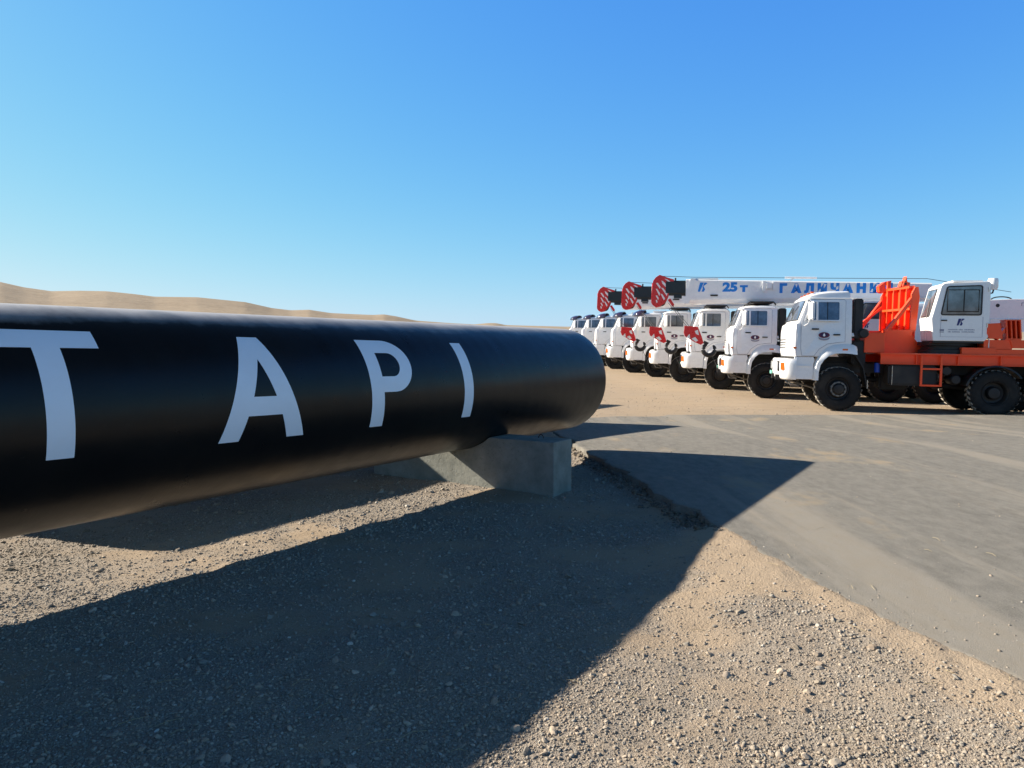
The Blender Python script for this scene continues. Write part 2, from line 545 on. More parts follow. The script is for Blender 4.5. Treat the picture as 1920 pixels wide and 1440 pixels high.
k = NT("pebble")
a = k.n("Attribute", attribute_name="col")
v = k.coord()
k.base(k.mix(k.ramp(k.noise(60, 4, 0.7, v), [(0.35, 0.0), (0.7, 0.55)]), a.outputs["Color"], (0.40, 0.32, 0.23)))
k.set(Roughness=0.85); k.b.inputs["Specular IOR Level"].default_value = 0.25
k.bump(k.noise(220, 2, 0.6, v), 0.3, 0.002)
PEB = k.m

def off_road(x, y):
    t = x - edge_x(y)
    near = sstep(6.4, 5.8, y)
    return (t < -0.02).astype(float) * (1 - 0.8 * sstep(-0.34, -0.12, t) * near)
def m_small(x, y):
    g = gravelly(x, y)
    return off_road(x, y) * (0.10 + 0.90 * g ** 1.3)
def m_big(x, y):
    g = gravelly(x + 0.3, y)
    return off_road(x, y) * (0.10 + 0.9 * g ** 1.6)
p1 = scatter("gravel", 135000, 0.0036, 0.016, 2.3, PV1, (-9, 3.4, 2.0, 13), m_small)
tag(p1, 'grey and tan gravel strewn over the bare ground', kind='stuff'); p1["category"] = "gravel"
p2 = scatter("pebbles", 7000, 0.008, 0.032, 3.5, PV2, (-9, 3.4, 2.0, 13), m_big)
p2.data.set_sharp_from_angle(angle=R_(24))
tag(p2, 'rounded pebbles lying among the finer gravel', kind='stuff'); p2["category"] = "pebbles"
def m_rub(x, y):
    t = x - edge_x(y)
    return np.exp(-(np.abs(t + 0.07) / 0.11) ** 2) * sstep(5.6, 6.2, y)
p3 = scatter("rubble", 6000, 0.009, 0.05, 2.0, PV1, (-1, 3.4, 5.3, 11.5), m_rub, dark=0.34)
tag(p3, 'broken dark rubble along the crumbling asphalt edge', kind='stuff'); p3["category"] = "rubble"
def m_road(x, y):
    t = x - edge_x(y)
    return (t > 0).astype(float) * (0.12 + np.exp(-t / 0.25)) * (y < 15)
p4 = scatter("grit", 3500, 0.003, 0.014, 2.2, PV1, (-9, 12, 2.2, 15), m_road, zf=lambda x, y: asphalt_z(x, y) - 0.002)
tag(p4, 'loose grit scattered on the asphalt', kind='stuff'); p4["category"] = "grit"
def m_lot(x, y):
    return (gravelly(x * 0.5, y * 0.5) * 0.8 + 0.2) * sstep(15.5, 16.5, y) * (x > 0.5)
p5 = scatter("lot_gravel", 5000, 0.006, 0.024, 2.8, PV1, (-16, 16, 15, 30), m_lot, zf=lambda x, y: ground_z(x, y, False))
tag(p5, 'scattered stones on the sandy parking ground', kind='stuff'); p5["category"] = "gravel"
# dry straws blown over the ground
mb = MB()
for _ in range(150):
    y_ = 2.3 * (9 / 2.3) ** random.random(); x_ = random.uniform(-0.75, 0.75) * y_
    on = x_ > edge_x(y_)
    if on and random.random() < 0.6: continue
    z_ = float(asphalt_z(x_, y_)) if on else float(ground_z(np.array([x_]), np.array([y_]))[0])
    a_ = random.uniform(0, math.pi); L_ = random.uniform(0.02, 0.06); b_ = random.uniform(-0.4, 0.4)
    mb.tube([(x_, y_, z_ + 0.006), (x_ + L_ * math.cos(a_), y_ + L_ * math.sin(a_), z_ + 0.014), (x_ + 2 * L_ * math.cos(a_ + b_ * 0.5), y_ + 2 * L_ * math.sin(a_ + b_ * 0.5), z_ + 0.007)], 0.0011, 4)
st_ = mb.build("dry_straw", paint("straw", (0.42, 0.34, 0.20), 0.7, 0.2))
tag(st_, 'thin pale dry straws blown over the gravel', kind='stuff'); st_["category"] = "straw"

# ------------------------------------------------------------------ pipes
PR = 0.715
PD = Vector((math.cos(0.9969), math.sin(0.9969), 0))
PN = Vector((math.sin(0.9969), -math.cos(0.9969), 0))
PE0 = Vector((0.7034, 10.3445, CAM_H - 0.4408))
DRIFT = 0.0278

k = NT("pipe_coating")
v = k.coord()
sm = k.ramp(k.noise(1.6, 5, 0.6, k.coord((1.0, 0.35, 1.0))), [(0.35, 0.0), (0.75, 1.0)])
c = k.mix(sm, (0.006, 0.0063, 0.0068), (0.011, 0.0105, 0.010))
sc_ = k.ramp(k.noise(14, 5, 0.8, k.coord((0.4, 3.0, 1.0))), [(0.64, 0.0), (0.76, 0.45)])
c = k.mix(sc_, c, (0.05, 0.045, 0.04))
# sunlit strip along the pipe's crown, painted into the colour as a ragged pale band
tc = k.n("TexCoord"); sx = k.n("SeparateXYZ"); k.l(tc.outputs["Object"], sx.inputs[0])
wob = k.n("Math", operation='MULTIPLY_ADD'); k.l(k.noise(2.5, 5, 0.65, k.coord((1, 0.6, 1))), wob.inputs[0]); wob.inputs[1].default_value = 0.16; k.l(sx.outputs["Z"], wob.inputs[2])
lit_strip = k.ramp(wob.outputs[0], [(0.0, 0.0), (1.0, 1.0)])
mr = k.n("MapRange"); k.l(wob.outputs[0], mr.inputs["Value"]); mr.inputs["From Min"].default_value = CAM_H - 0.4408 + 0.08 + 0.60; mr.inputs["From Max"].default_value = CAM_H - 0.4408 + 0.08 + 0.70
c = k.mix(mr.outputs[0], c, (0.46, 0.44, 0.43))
k.base(c)
rg = k.ramp(k.noise(5, 4, 0.6, v), [(0.3, 0.27), (0.7, 0.38)])
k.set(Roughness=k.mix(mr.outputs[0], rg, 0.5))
k.b.inputs["Specular IOR Level"].default_value = 0.25
b1 = k.bump(k.noise(3.0, 3, 0.5, k.coord((1.0, 1.0, 1.0), (0, 0, 0))), 0.25, 0.01)
wv = k.n("TexWave"); wv.inputs["Scale"].default_value = 1.6; wv.inputs["Distortion"].default_value = 1.2; wv.inputs["Detail"].default_value = 2
k.l(k.coord((1.0, 0.35, 0.35), (0, R_(25), 0)), wv.inputs["Vector"])
b2 = k.bump(wv.outputs["Fac"], 0.06, 0.006, b1)
k.bump(k.noise(26, 3, 0.6, k.coord((2.2, 0.5, 0.5))), 0.14, 0.004, b2)
COAT = k.m
STEEL = paint("bare_steel", (0.10, 0.075, 0.06), 0.6, 0.5, 0.6, dirt=0.3, dirtcol=(0.14, 0.07, 0.04), scale=5)
LETT = paint("letter_paint", (0.84, 0.92, 1.0), 0.42, 0.5, dirt=0.05, dirtcol=(0.6, 0.58, 0.55), scale=4)

def make_pipe(E, length, label, roty=0):
    """local frame: +x = away along the pipe, -x back along it; origin on the ground under the far end"""
    t = thing("pipe", label, "pipe", (E.x, E.y, 0), (0, 0, math.atan2(PD.y, PD.x)))
    n = 128
    mb = MB(); rings = []
    prof = [(0.0, PR - 0.03), (0.0, PR - 0.010), (-0.012, PR - 0.002), (-0.03, PR)]
    L = length
    us = [p for p in prof] + [(-x, PR) for x in np.linspace(0.25, L - 0.25, int(L * 3))] + [(-(L - 0.03), PR), (-(L - 0.012), PR - 0.002), (-L, PR - 0.010), (-L, PR - 0.03)]
    for x, r in us:
        rings.append([(x, r * math.cos(2 * math.pi * i / n), E.z + r * math.sin(2 * math.pi * i / n)) for i in range(n)])
    mb.loft(rings, cap=False)
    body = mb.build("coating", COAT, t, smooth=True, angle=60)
    mb = MB(); ri = PR - 0.03; rj = PR - 0.031
    rings = []
    for x, r in ((0.035, ri - 0.012), (0.035, ri - 0.028)):
        rings.append((x, r))
    prof2 = [(-0.2, ri - 0.001), (0.02, ri - 0.001), (0.035, ri - 0.012), (0.035, ri - 0.026), (-0.2, ri - 0.028), (-L + 0.2, ri - 0.028), (-L - 0.035, ri - 0.026), (-L - 0.035, ri - 0.012), (-L - 0.02, ri - 0.001), (-L + 0.2, ri - 0.001)]
    rr_ = [[(x, r * math.cos(2 * math.pi * i / n), E.z + r * math.sin(2 * math.pi * i / n)) for i in range(n)] for x, r in prof2]
    mb.loft(rr_, cap=False)
    mb.build("steel_wall", STEEL, t, smooth=True, angle=40)
    return t

LET = {
 'T': ([(7.353, .487), (6.763, .487), (6.763, .627), (6.982, .627), (6.982, 1.29), (7.132, 1.29), (7.132, .627), (7.353, .627)], []),
 'A': ([(5.747, .497), (5.580, .497), (5.306, 1.297), (5.466, 1.297), (5.524, 1.12), (5.820, 1.12), (5.886, 1.297), (6.047, 1.297)], [[(5.666, .700), (5.768, .984), (5.570, .984)]]),
 'I': ([(3.272, .487), (3.113, .487), (3.125, 1.29), (3.272, 1.29)], []),
}
def arc_pts(cx, cy, rx, ry, a0, a1, n):
    return [(cx + rx * math.cos(R_(a0 + (a1 - a0) * i / n)), cy + ry * math.sin(R_(a0 + (a1 - a0) * i / n))) for i in range(n + 1)]
# P: bowl on the low-u side
outer = [(4.584, .487), (4.275, .487)] + [(4.275 - .253 * math.sin(R_(a)), .7395 - .2525 * math.cos(R_(a))) for a in range(8, 173, 8)] + [(4.275, .992), (4.431, .992), (4.431, 1.292), (4.584, 1.292)]
inner = [(4.431, .630), (4.282, .630)] + [(4.282 - .108 * math.sin(R_(a)), .7425 - .1125 * math.cos(R_(a))) for a in range(12, 170, 12)] + [(4.282, .855), (4.431, .855)]
LET['P'] = (outer, [inner])

def make_letter(ch, parent, E):
    outer, holes = LET[ch]
    bm = bmesh.new()
    allE = []
    for loop in [outer] + holes:
        pts = []
        for i, p in enumerate(loop):     # resample edges so the letter can bend round the pipe
            q = loop[(i + 1) % len(loop)]
            m = max(1, int(abs(q[1] - p[1]) / 0.03))
            pts += [(p[0] + (q[0] - p[0]) * j / m, p[1] + (q[1] - p[1]) * j / m) for j in range(m)]
        vs = [bm.verts.new((p[0], p[1], 0)) for p in pts]
        allE += [bm.edges.new((vs[i], vs[(i + 1) % len(vs)])) for i in range(len(vs))]
    bmesh.ops.triangle_fill(bm, use_beauty=True, edges=allE)
    s = 0.49
    while s < 1.30:
        bmesh.ops.bisect_plane(bm, geom=bm.verts[:] + bm.edges[:] + bm.faces[:], plane_co=(0, s, 0), plane_no=(0, 1, 0))
        s += 0.02
    bmesh.ops.solidify(bm, geom=bm.faces[:], thickness=0.0012)
    r0 = PR + 0.002
    for v in bm.verts:
        u, s_, w = v.co
        th = s_ / PR + DRIFT * (8 - u)
        r = r0 + w
        v.co = (-u, -r * math.sin(th), E.z + r * math.cos(th))
    mb = MB(); mb.bm(bm)
    return mb.build("letter", LETT, parent, smooth=True, angle=50)

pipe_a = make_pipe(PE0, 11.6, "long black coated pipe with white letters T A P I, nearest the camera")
for ch in "TAPI":
    o = make_letter(ch, pipe_a, PE0); o["label"] = "white painted letter " + ch
EB = PE0 + 4.37 * PD - 3.58 * PN
EC = PE0 + 8.9 * PD - 6.94 * PN
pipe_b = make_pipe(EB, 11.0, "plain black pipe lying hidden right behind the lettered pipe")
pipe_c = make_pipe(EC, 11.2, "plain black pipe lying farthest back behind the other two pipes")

# ------------------------------------------------------------------ concrete blocks under the pipes
k = NT("concrete")
v = k.coord()
c = k.mix(k.ramp(k.noise(5, 5, 0.6, v), [(0.35, 0.0), (0.7, 1.0)]), (0.20, 0.205, 0.18), (0.31, 0.31, 0.27))
pit = k.ramp(k.noise(38, 3, 0.75, v), [(0.28, 1.0), (0.38, 0.0)])
c = k.mix(k.mix(0.7, 0.0, pit), c, (0.13, 0.125, 0.11))
k.base(c); k.set(Roughness=0.88); k.b.inputs["Specular IOR Level"].default_value = 0.25
b1 = k.bump(k.noise(14, 5, 0.7, v), 0.35, 0.02)
k.bump(k.ramp(k.noise(38, 3, 0.75, v), [(0.26, 0.0), (0.42, 1.0)]), 0.5, 0.012, b1)
CONC = k.m

def make_block(E, u, label):
    """saddle block, local x across the pipe (n), local y along the pipe"""
    c = E - PD * u
    t = thing("concrete_block", label, "concrete block", (c.x, c.y, 0), (0, 0, math.atan2(PN.y, PN.x)), "concrete saddle blocks under the pipes")
    h = 0.565; hl = 1.29; w = 0.20
    zc = E.z; rs = PR + 0.004
    a0 = math.asin(min(1, (zc - h) / rs))
    poly = [(-hl, -0.06), (hl, -0.06), (hl, h)]
    ang = [math.acos((zc - h) / rs)]
    N = 28
    for i in range(N + 1):
        a = ang[0] * (1 - 2 * i / N)
        poly.append((rs * math.sin(a), zc - rs * math.cos(a)))
    poly.append((-hl, h))
    o = MB().prism(poly, -w, w).build("block", CONC, t, bevel=0.008)
    mb = MB()
    for sx in (0.98, -0.98):
        pts = [(sx + 0.035 * math.cos(R_(a)), 0.06, h - 0.01 + 0.05 * math.sin(R_(a))) for a in range(0, 181, 15)]
        MB_ = MB().tube(pts, 0.006, 8).build("lifting_loop", STEEL, t, smooth=True)
    return t
make_block(PE0, 2.28, "grey concrete saddle block under the lettered end of the nearest pipe")
make_block(PE0, 9.4, "concrete saddle block under the near end of the lettered pipe")
make_block(EB, 2.4, "concrete saddle block under the far end of the hidden middle pipe")
make_block(EB, 8.6, "concrete saddle block under the near end of the hidden middle pipe")
make_block(EC, 2.4, "concrete saddle block under the far end of the rearmost pipe")
make_block(EC, 8.8, "concrete saddle block under the near end of the rearmost pipe")
#TRUCKS
# ------------------------------------------------------------------ truck materials
WHITE = paint("white_enamel", (0.86, 0.86, 0.86), 0.25, 0.5, dirt=0.04, dirtcol=(0.55, 0.50, 0.43), coat=0.3, scale=1.3)
ORANGE = paint("orange_enamel", (0.93, 0.075, 0.008), 0.38, 0.5, dirt=0.08, dirtcol=(0.40, 0.07, 0.02), coat=0.15, scale=2.0)
REDP = paint("red_enamel", (0.66, 0.010, 0.012), 0.3, 0.5, dirt=0.1, coat=0.2)
BLACKP = paint("black_chassis_paint", (0.012, 0.012, 0.013), 0.5, 0.4, dirt=0.25, dirtcol=(0.06, 0.05, 0.04), scale=2.5)
DARKB = paint("dark_boom_paint", (0.012, 0.022, 0.028), 0.4, 0.4, dirt=0.1)
RUBBER_ = paint("tyre_rubber", (0.016, 0.016, 0.016), 0.78, 0.3, dirt=0.22, dirtcol=(0.10, 0.085, 0.065), scale=3.5, bumpy=0.2)
AMBER = paint("amber_lens", (0.80, 0.16, 0.02), 0.2, 0.5, dirt=0.02)
BLUEL = paint("blue_lettering", (0.01, 0.23, 0.72), 0.4, 0.4, dirt=0.05)
NAVYL = paint("navy_lettering", (0.02, 0.03, 0.16), 0.4, 0.4, dirt=0.02)
GREYL = paint("grey_lettering", (0.30, 0.30, 0.36), 0.5, 0.4, dirt=0.05)
MAROON = paint("maroon_badge", (0.16, 0.012, 0.035), 0.35, 0.4, dirt=0.02)
PURPLE = paint("purple_badge", (0.035, 0.012, 0.07), 0.35, 0.4, dirt=0.02)
CHROME = paint("bright_metal", (0.6, 0.6, 0.6), 0.22, 0.5, 0.9, dirt=0.1)
STRIPE = paint("white_stripe", (0.85, 0.82, 0.80), 0.45, 0.4, dirt=0.1)
TEAL = paint("plate_green", (0.20, 0.55, 0.45), 0.4, 0.4, dirt=0.05)
BLUEC = paint("blue_canister", (0.01, 0.05, 0.35), 0.35, 0.5, dirt=0.05)
ROPE = paint("wire_rope", (0.06, 0.06, 0.065), 0.5, 0.4, 0.5, dirt=0.1)
NUTS = paint("dull_metal", (0.16, 0.16, 0.16), 0.35, 0.5, 0.7, dirt=0.2)
def glassy(name, col, rough=0.06):
    k = NT(name); v = k.coord()
    k.base(k.mix(k.ramp(k.noise(2.2, 4, 0.6, v), [(0.4, 0.0), (0.65, 1.0)]), col, tuple(c * 2.2 + 0.01 for c in col)))
    k.set(Roughness=rough); k.b.inputs["Specular IOR Level"].default_value = 0.9
    k.bump(k.noise(1.5, 2, 0.5, v), 0.05, 0.02)
    return k.m
GLASS = glassy("cab_glass", (0.085, 0.10, 0.115)); GLASS.node_tree.nodes["Principled BSDF"].inputs["Metallic"].default_value = 0.3
GLASSW = glassy("windscreen_glass", (0.13, 0.15, 0.18), 0.05); GLASSW.node_tree.nodes["Principled BSDF"].inputs["Metallic"].default_value = 0.55
LAMPG = glassy("headlamp_glass", (0.30, 0.31, 0.32), 0.1)
VISOR = glassy("tinted_visor", (0.02, 0.012, 0.03), 0.08)

# tyre rubber: road dust sits on the tread lugs
k = NT("tyre_rubber_dusty")
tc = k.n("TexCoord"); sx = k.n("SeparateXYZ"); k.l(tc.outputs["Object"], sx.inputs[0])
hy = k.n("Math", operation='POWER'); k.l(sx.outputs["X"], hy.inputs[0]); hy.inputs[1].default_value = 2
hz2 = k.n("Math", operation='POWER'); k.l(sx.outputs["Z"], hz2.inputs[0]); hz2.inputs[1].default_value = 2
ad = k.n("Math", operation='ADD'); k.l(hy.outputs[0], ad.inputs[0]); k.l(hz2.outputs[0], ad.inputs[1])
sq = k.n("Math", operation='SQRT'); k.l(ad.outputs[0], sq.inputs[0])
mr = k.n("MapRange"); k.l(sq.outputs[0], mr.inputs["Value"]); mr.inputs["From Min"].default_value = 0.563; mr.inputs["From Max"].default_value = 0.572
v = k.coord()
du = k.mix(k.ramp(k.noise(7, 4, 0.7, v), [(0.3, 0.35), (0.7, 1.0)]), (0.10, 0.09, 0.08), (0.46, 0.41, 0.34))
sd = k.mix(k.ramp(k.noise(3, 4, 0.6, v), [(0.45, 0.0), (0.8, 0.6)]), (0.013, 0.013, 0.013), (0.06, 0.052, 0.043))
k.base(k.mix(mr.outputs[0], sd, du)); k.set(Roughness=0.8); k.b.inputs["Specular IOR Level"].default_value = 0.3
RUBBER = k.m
# ------------------------------------------------------------------ wheels
WR = 0.585
def tyre_mesh():
    mb = MB()
    w = 0.19
    prof = [(0.30, -w * 0.72), (0.315, -w * 0.9), (0.36, -w * 0.98), (0.45, -w * 1.06), (0.52, -w * 0.98), (0.553, -w * 0.82), (0.562, -w * 0.4), (0.564, 0), (0.562, w * 0.4), (0.553, w * 0.82), (0.52, w * 0.98), (0.45, w * 1.06), (0.36, w * 0.98), (0.315, w * 0.9), (0.30, w * 0.72)]
    n = 48
    rings = [[(r * math.cos(2 * math.pi * i / n), o, r * math.sin(2 * math.pi * i / n)) for i in range(n)] for r, o in prof]
    mb.loft(rings, cap=False)
    N = 26
    for i in range(N):
        for sgn in (-1, 1):
            a = 2 * math.pi * (i + (0.5 if sgn > 0 else 0)) / N
            M = Matrix.Rotation(-a, 4, 'Y')
            # slanted lug reaching round the shoulder
            dx = 0.034
            sk = 0.05
            pts = []
            for (yy, zz) in ((0.01, 0.556), (w * 0.86, 0.55), (w * 1.02, 0.505)):
                sh = sk * abs(yy) / w
                for (ax, up) in ((-dx, 0), (dx, 0), (dx * 0.8, 1), (-dx * 0.8, 1)):
                    pts.append(M @ Vector((ax + sh, sgn * (yy + (0.012 * up if yy > w else 0)), zz + up * (0.026 if yy < w else 0.012))))
            rg = [pts[0:4], pts[4:8], pts[8:12]]
            mb.loft([[tuple(p) for p in r] for r in rg])
    return mb
def rim_mesh(front):
    mb = MB()
    w = 0.19
    if front:
        prof = [(0.31, w * 0.80), (0.30, w * 0.92), (0.285, w * 0.86), (0.27, w * 0.55), (0.24, w * 0.50), (0.19, w * 0.95), (0.15, w * 0.98), (0.14, w * 1.15), (0.115, w * 1.32), (0.05, w * 1.36), (0.002, w * 1.36)]
    else:
        prof = [(0.31, w * 0.80), (0.30, w * 0.92), (0.285, w * 0.86), (0.27, w * 0.2), (0.25, -w * 0.1), (0.20, -w * 0.15), (0.165, -w * 0.1), (0.155, w * 0.5), (0.13, w * 0.7), (0.04, w * 0.74), (0.002, w * 0.74)]
    n = 40
    mb.loft([[(r * math.cos(2 * math.pi * i / n), o, r * math.sin(2 * math.pi * i / n)) for i in range(n)] for r, o in prof], cap=False)
    mb.loft([[(0.31 * math.cos(2 * math.pi * i / n), o, 0.31 * math.sin(2 * math.pi * i / n)) for i in range(n)] for o in (w * 0.8, -w * 0.8)] + [[(0.06 * math.cos(2 * math.pi * i / n), -w * 0.6, 0.06 * math.sin(2 * math.pi * i / n)) for i in range(n)]], cap=False)
    return mb
def bolts_mesh():
    """one clamping ring with ten raised nuts"""
    w = 0.19; n = 120; rings = []
    for rr, o, bump in ((0.150, 0.90, 0), (0.156, 0.99, 0), (0.164, 0.99, 1), (0.186, 0.99, 1), (0.196, 0.99, 0), (0.204, 0.90, 0)):
        ring = []
        for i in range(n):
            up = 0.026 if (bump and (i % 12) < 5) else 0.0
            a = 2 * math.pi * i / n
            ring.append((rr * math.cos(a), w * o + up, rr * math.sin(a)))
        rings.append(ring)
    return MB().loft(rings, cap=False)
_tm = None
SHOW_NUTS = True
def wheel(parent, x, side, front, z=WR - 0.02):
    """side +1 = the truck's left"""
    global _tm
    if _tm is None:
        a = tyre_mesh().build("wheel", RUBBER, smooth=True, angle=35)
        b = rim_mesh(True).build("rim", BLACKP, smooth=True, angle=30)
        c = rim_mesh(False).build("rim", BLACKP, smooth=True, angle=30)
        d = bolts_mesh().build("hub_ring", NUTS)
        _tm = [o.data for o in (a, b, c, d)]
        for o in (a, b, c, d):
            bpy.data.objects.remove(o)
    def mk(name, data, par):
        o = bpy.data.objects.new(name, data); COL.objects.link(o); o.parent = par
        return o
    w = mk("wheel", _tm[0], parent)
    w.location = (x, side * 1.01, z)
    w.rotation_euler = (0, random.uniform(0, 6), 0 if side > 0 else math.pi)
    r = mk("rim", _tm[1] if front else _tm[2], w)
    if front and SHOW_NUTS:
        mk("hub_ring", _tm[3], w)
    return w

# ------------------------------------------------------------------ cab
def cab_section(y, roof):
    """closed side profile (x,z) of the cab at offset y, 1.19 = outer skin"""
    a = abs(y) / 1.19
    bow = 0.17 * (1 - a ** 3.2)          # the front bulges forward in plan
    bw = 0.13 * (1 - a ** 3.2)
    rt = 0.055 * (a ** 6)                # roof rounds off at the sides
    p = [(1.06 + bow, 1.40), (1.085 + bow, 1.55), (1.085 + bow, 2.05), (1.055 + bow, 2.25), (1.00 + bw, 2.31)]
    p += [(0.79 + bw * 0.9, 2.90)]
    if roof == 'high':
        p += [(0.80 + bw * 0.9, 2.945), (0.70 + bw * 0.8, 3.03 - rt * 0.3), (0.52 + bw * 0.5, 3.115 - rt), (0.25, 3.15 - rt), (-0.20, 3.155 - rt), (-0.25, 3.12 - rt), (-0.26, 2.93)]
    else:
        p += [(0.76 + bw * 0.9, 2.95 - rt * 0.3), (0.66 + bw * 0.7, 3.00 - rt), (0.45 + bw * 0.3, 3.035 - rt), (0.2, 3.045 - rt), (-0.15, 3.04 - rt), (-0.25, 3.00 - rt), (-0.285, 2.93)]
    p += [(-0.30, 2.90), (-0.31, 1.74), (-0.05, 1.62), (0.25, 1.62), (0.50, 1.40)]
    return p
def skin_y(z):
    """the flanks lean in slightly above the belt line"""
    return 1.19 - 0.10 * max(0, (z - 2.30)) / 0.7 * 1.0

def make_cab(t, roof='high', emblem=True):
    ys = [-1.19, -1.185, -1.165, -1.12, -1.02, -0.85, -0.6, -0.3, 0, 0.3, 0.6, 0.85, 1.02, 1.12, 1.165, 1.185, 1.19]
    rings = []
    cx, cz = 0.35, 2.2
    for y in ys:
        a = abs(y)
        ins = 0.03 if a > 1.188 else (0.012 if a > 1.18 else 0.0)
        pr = cab_section(y, roof)
        ring = []
        for x, z in pr:
            d = math.hypot(x - cx, z - cz)
            x2 = x - (x - cx) / d * ins; z2 = z - (z - cz) / d * ins
            ring.append((x2, y * skin_y(z2) / 1.19, z2))
        rings.append(ring)
    body = MB().loft(rings).build("cab", WHITE, t, smooth=True, angle=32)
    for s in (1, -1):
        Y = lambda z, o=0.0: s * (skin_y(z) + o)
        def plate(poly, o0, o1, name, mat, parent, **kw):
            """flat plate following the flank, poly in (x,z)"""
            mb = MB()
            mb.loft([[(x, Y(z, o0), z) for x, z in poly], [(x, Y(z, o1), z) for x, z in poly]])
            return mb.build(name, mat, parent, **kw)
        def rimmed(poly, grow, o0, o1, name, mat, parent):
            """ring-shaped frame round poly"""
            c = (sum(p[0] for p in poly) / len(poly), sum(p[1] for p in poly) / len(poly))
            out = []
            for x, z in poly:
                d = math.hypot(x - c[0], z - c[1]); out.append((x + (x - c[0]) / d * grow, z + (z - c[1]) / d * grow))
            mb = MB(); n = len(poly)
            R1 = [[(x, Y(z, o), z) for x, z in P] for P, o in ((poly, o0), (poly, o1), (out, o1), (out, o0))]
            mb.loft(R1, cap=False)
            return mb.build(name, mat, parent)
        # door with its own skin, window and handle
        dpoly = [(0.93, 1.60), (0.93, 2.26), (0.90, 2.33), (0.70, 2.90), (-0.10, 2.90), (-0.14, 2.86), (-0.14, 1.80), (0.05, 1.78), (0.28, 1.74), (0.48, 1.60), (0.60, 1.42), (0.90, 1.42)]
        door = plate(dpoly, -0.01, 0.010, "door", WHITE, t, bevel=0.004)
        wp = [(0.525, 2.365), (0.525, 2.835), (0.035, 2.835), (0.015, 2.815), (0.015, 2.385), (0.035, 2.365)]
        w = rimmed(wp, 0.045, 0.009, 0.028, "window", WHITE, door)
        plate([(x, z) for x, z in wp], 0.009, 0.0125, "pane", GLASS, w)
        qp = [(0.835, 2.365), (0.67, 2.835), (0.575, 2.835), (0.575, 2.365)]
        w = rimmed(qp, 0.03, 0.009, 0.022, "window", WHITE, door)
        plate(qp, 0.009, 0.0125, "pane", GLASS, w)
        for yy_, xx in ((2.365, 0.30),):
            pass
        MB().tube([(0.30, Y(2.37, 0.016), 2.37), (0.30, Y(2.83, 0.016), 2.83)], 0.010, 6).build("window_bar", BLACKP, door)
        MB().rbox((-0.02, min(Y(1.98, 0.008), Y(1.98, 0.045)), 1.965), (0.15, max(Y(1.98, 0.008), Y(1.98, 0.045)), 2.0), 0.008).build("handle", BLACKP, door)
        MB().rbox((0.50, min(Y(2.13, 0.008), Y(2.13, 0.035)), 2.105), (0.68, max(Y(2.13, 0.008), Y(2.13, 0.035)), 2.145), 0.008).build("grab_recess", BLACKP, door)
        MB().tube([(x, Y(z, 0.004), z) for x, z in dpoly + dpoly[:1]], 0.0075, 5, cap=False).build("door_gap", GREYL, door)
        MB().tube([(1.045, Y(z, 0.0), z) for z in (1.42, 1.7, 2.0, 2.28)], 0.008, 5).build("panel_seam", GREYL, t)
        # gutter line above the door
        MB().tube([(0.74, Y(2.93, 0.008), 2.93), (-0.27, Y(2.93, 0.008), 2.93)], 0.012, 6).build("gutter", WHITE, t)
        # belt crease strip on the flank
        if emblem:
            n = 28
            e = MB().loft([[(0.37 + 0.135 * math.cos(2 * math.pi * i / n), Y(1.97, o), 1.97 + 0.075 * math.sin(2 * math.pi * i / n)) for i in range(n)] for o in (0.009, 0.014)]).build("emblem", MAROON, door)
            MB().loft([[(0.37 + 0.100 * math.cos(2 * math.pi * i / n), Y(1.97, o), 1.972 + 0.056 * math.sin(2 * math.pi * i / n)) for i in range(n)] for o in (0.0145, 0.017)]).build("badge_field", PURPLE, e) if False else None
            f_ = [(0.37, 2.025), (0.395, 1.985), (0.40, 1.955), (0.385, 1.935), (0.355, 1.935), (0.34, 1.955), (0.347, 1.985)]
            e2 = MB().loft([[(0.37 + 0.100 * math.cos(2 * math.pi * i / n), Y(1.97, o), 1.972 + 0.056 * math.sin(2 * math.pi * i / n)) for i in range(n)] for o in (0.012, 0.017)])
            o2 = bpy.data.objects
            mb = e2.build("badge_field", PURPLE, door)
            mb2 = MB().loft([[(x, Y(1.97, o), z) for x, z in f_] for o in (0.016, 0.020)]).build("flame_mark", WHITE, door)
            rib = [(0.235, 1.915), (0.28, 1.885), (0.37, 1.872), (0.46, 1.885), (0.505, 1.915), (0.495, 1.865), (0.44, 1.838), (0.37, 1.83), (0.30, 1.838), (0.245, 1.865)]
            MB().loft([[(x, Y(1.9, o), z) for x, z in rib] for o in (0.009, 0.016)]).build("ribbon", GREYL, door)
        # front fender: arch swept round the wheel, standing proud of the cab
        outer = [(0.60, 0.78), (0.60, 1.02), (0.56, 1.26), (0.44, 1.50), (0.30, 1.64), (0.13, 1.72), (-0.10, 1.745), (-0.34, 1.73), (-0.43, 1.68), (-0.455, 1.60), (-0.455, 1.47)]
        inner = [(0.48, 0.78), (0.475, 1.00), (0.44, 1.18), (0.35, 1.33), (0.23, 1.435), (0.08, 1.49), (-0.08, 1.50), (-0.22, 1.495), (-0.32, 1.485), (-0.39, 1.475), (-0.43, 1.47)]
        n = len(outer)
        def fy(v): return s * v
        rings = []
        for (ox, oz), (ix, iz) in zip(outer, inner):
            mx, mz = (ox * 0.65 + ix * 0.35), (oz * 0.65 + iz * 0.35)
            rings.append([(ox, fy(0.75), oz), (ox, fy(1.19), oz), (mx, fy(1.255), mz), (ix, fy(1.265), iz), (ix, fy(1.235), iz), (ix + (ox - ix) * 0.2, fy(0.75), iz + (oz - iz) * 0.2)])
        MB().loft(rings).build("fender", WHITE, t, smooth=True, angle=40)
        MB().rbox((-0.21, min(fy(1.245), fy(1.268)), 1.575), (-0.08, max(fy(1.245), fy(1.268)), 1.62), 0.006).build("side_marker", AMBER, t)
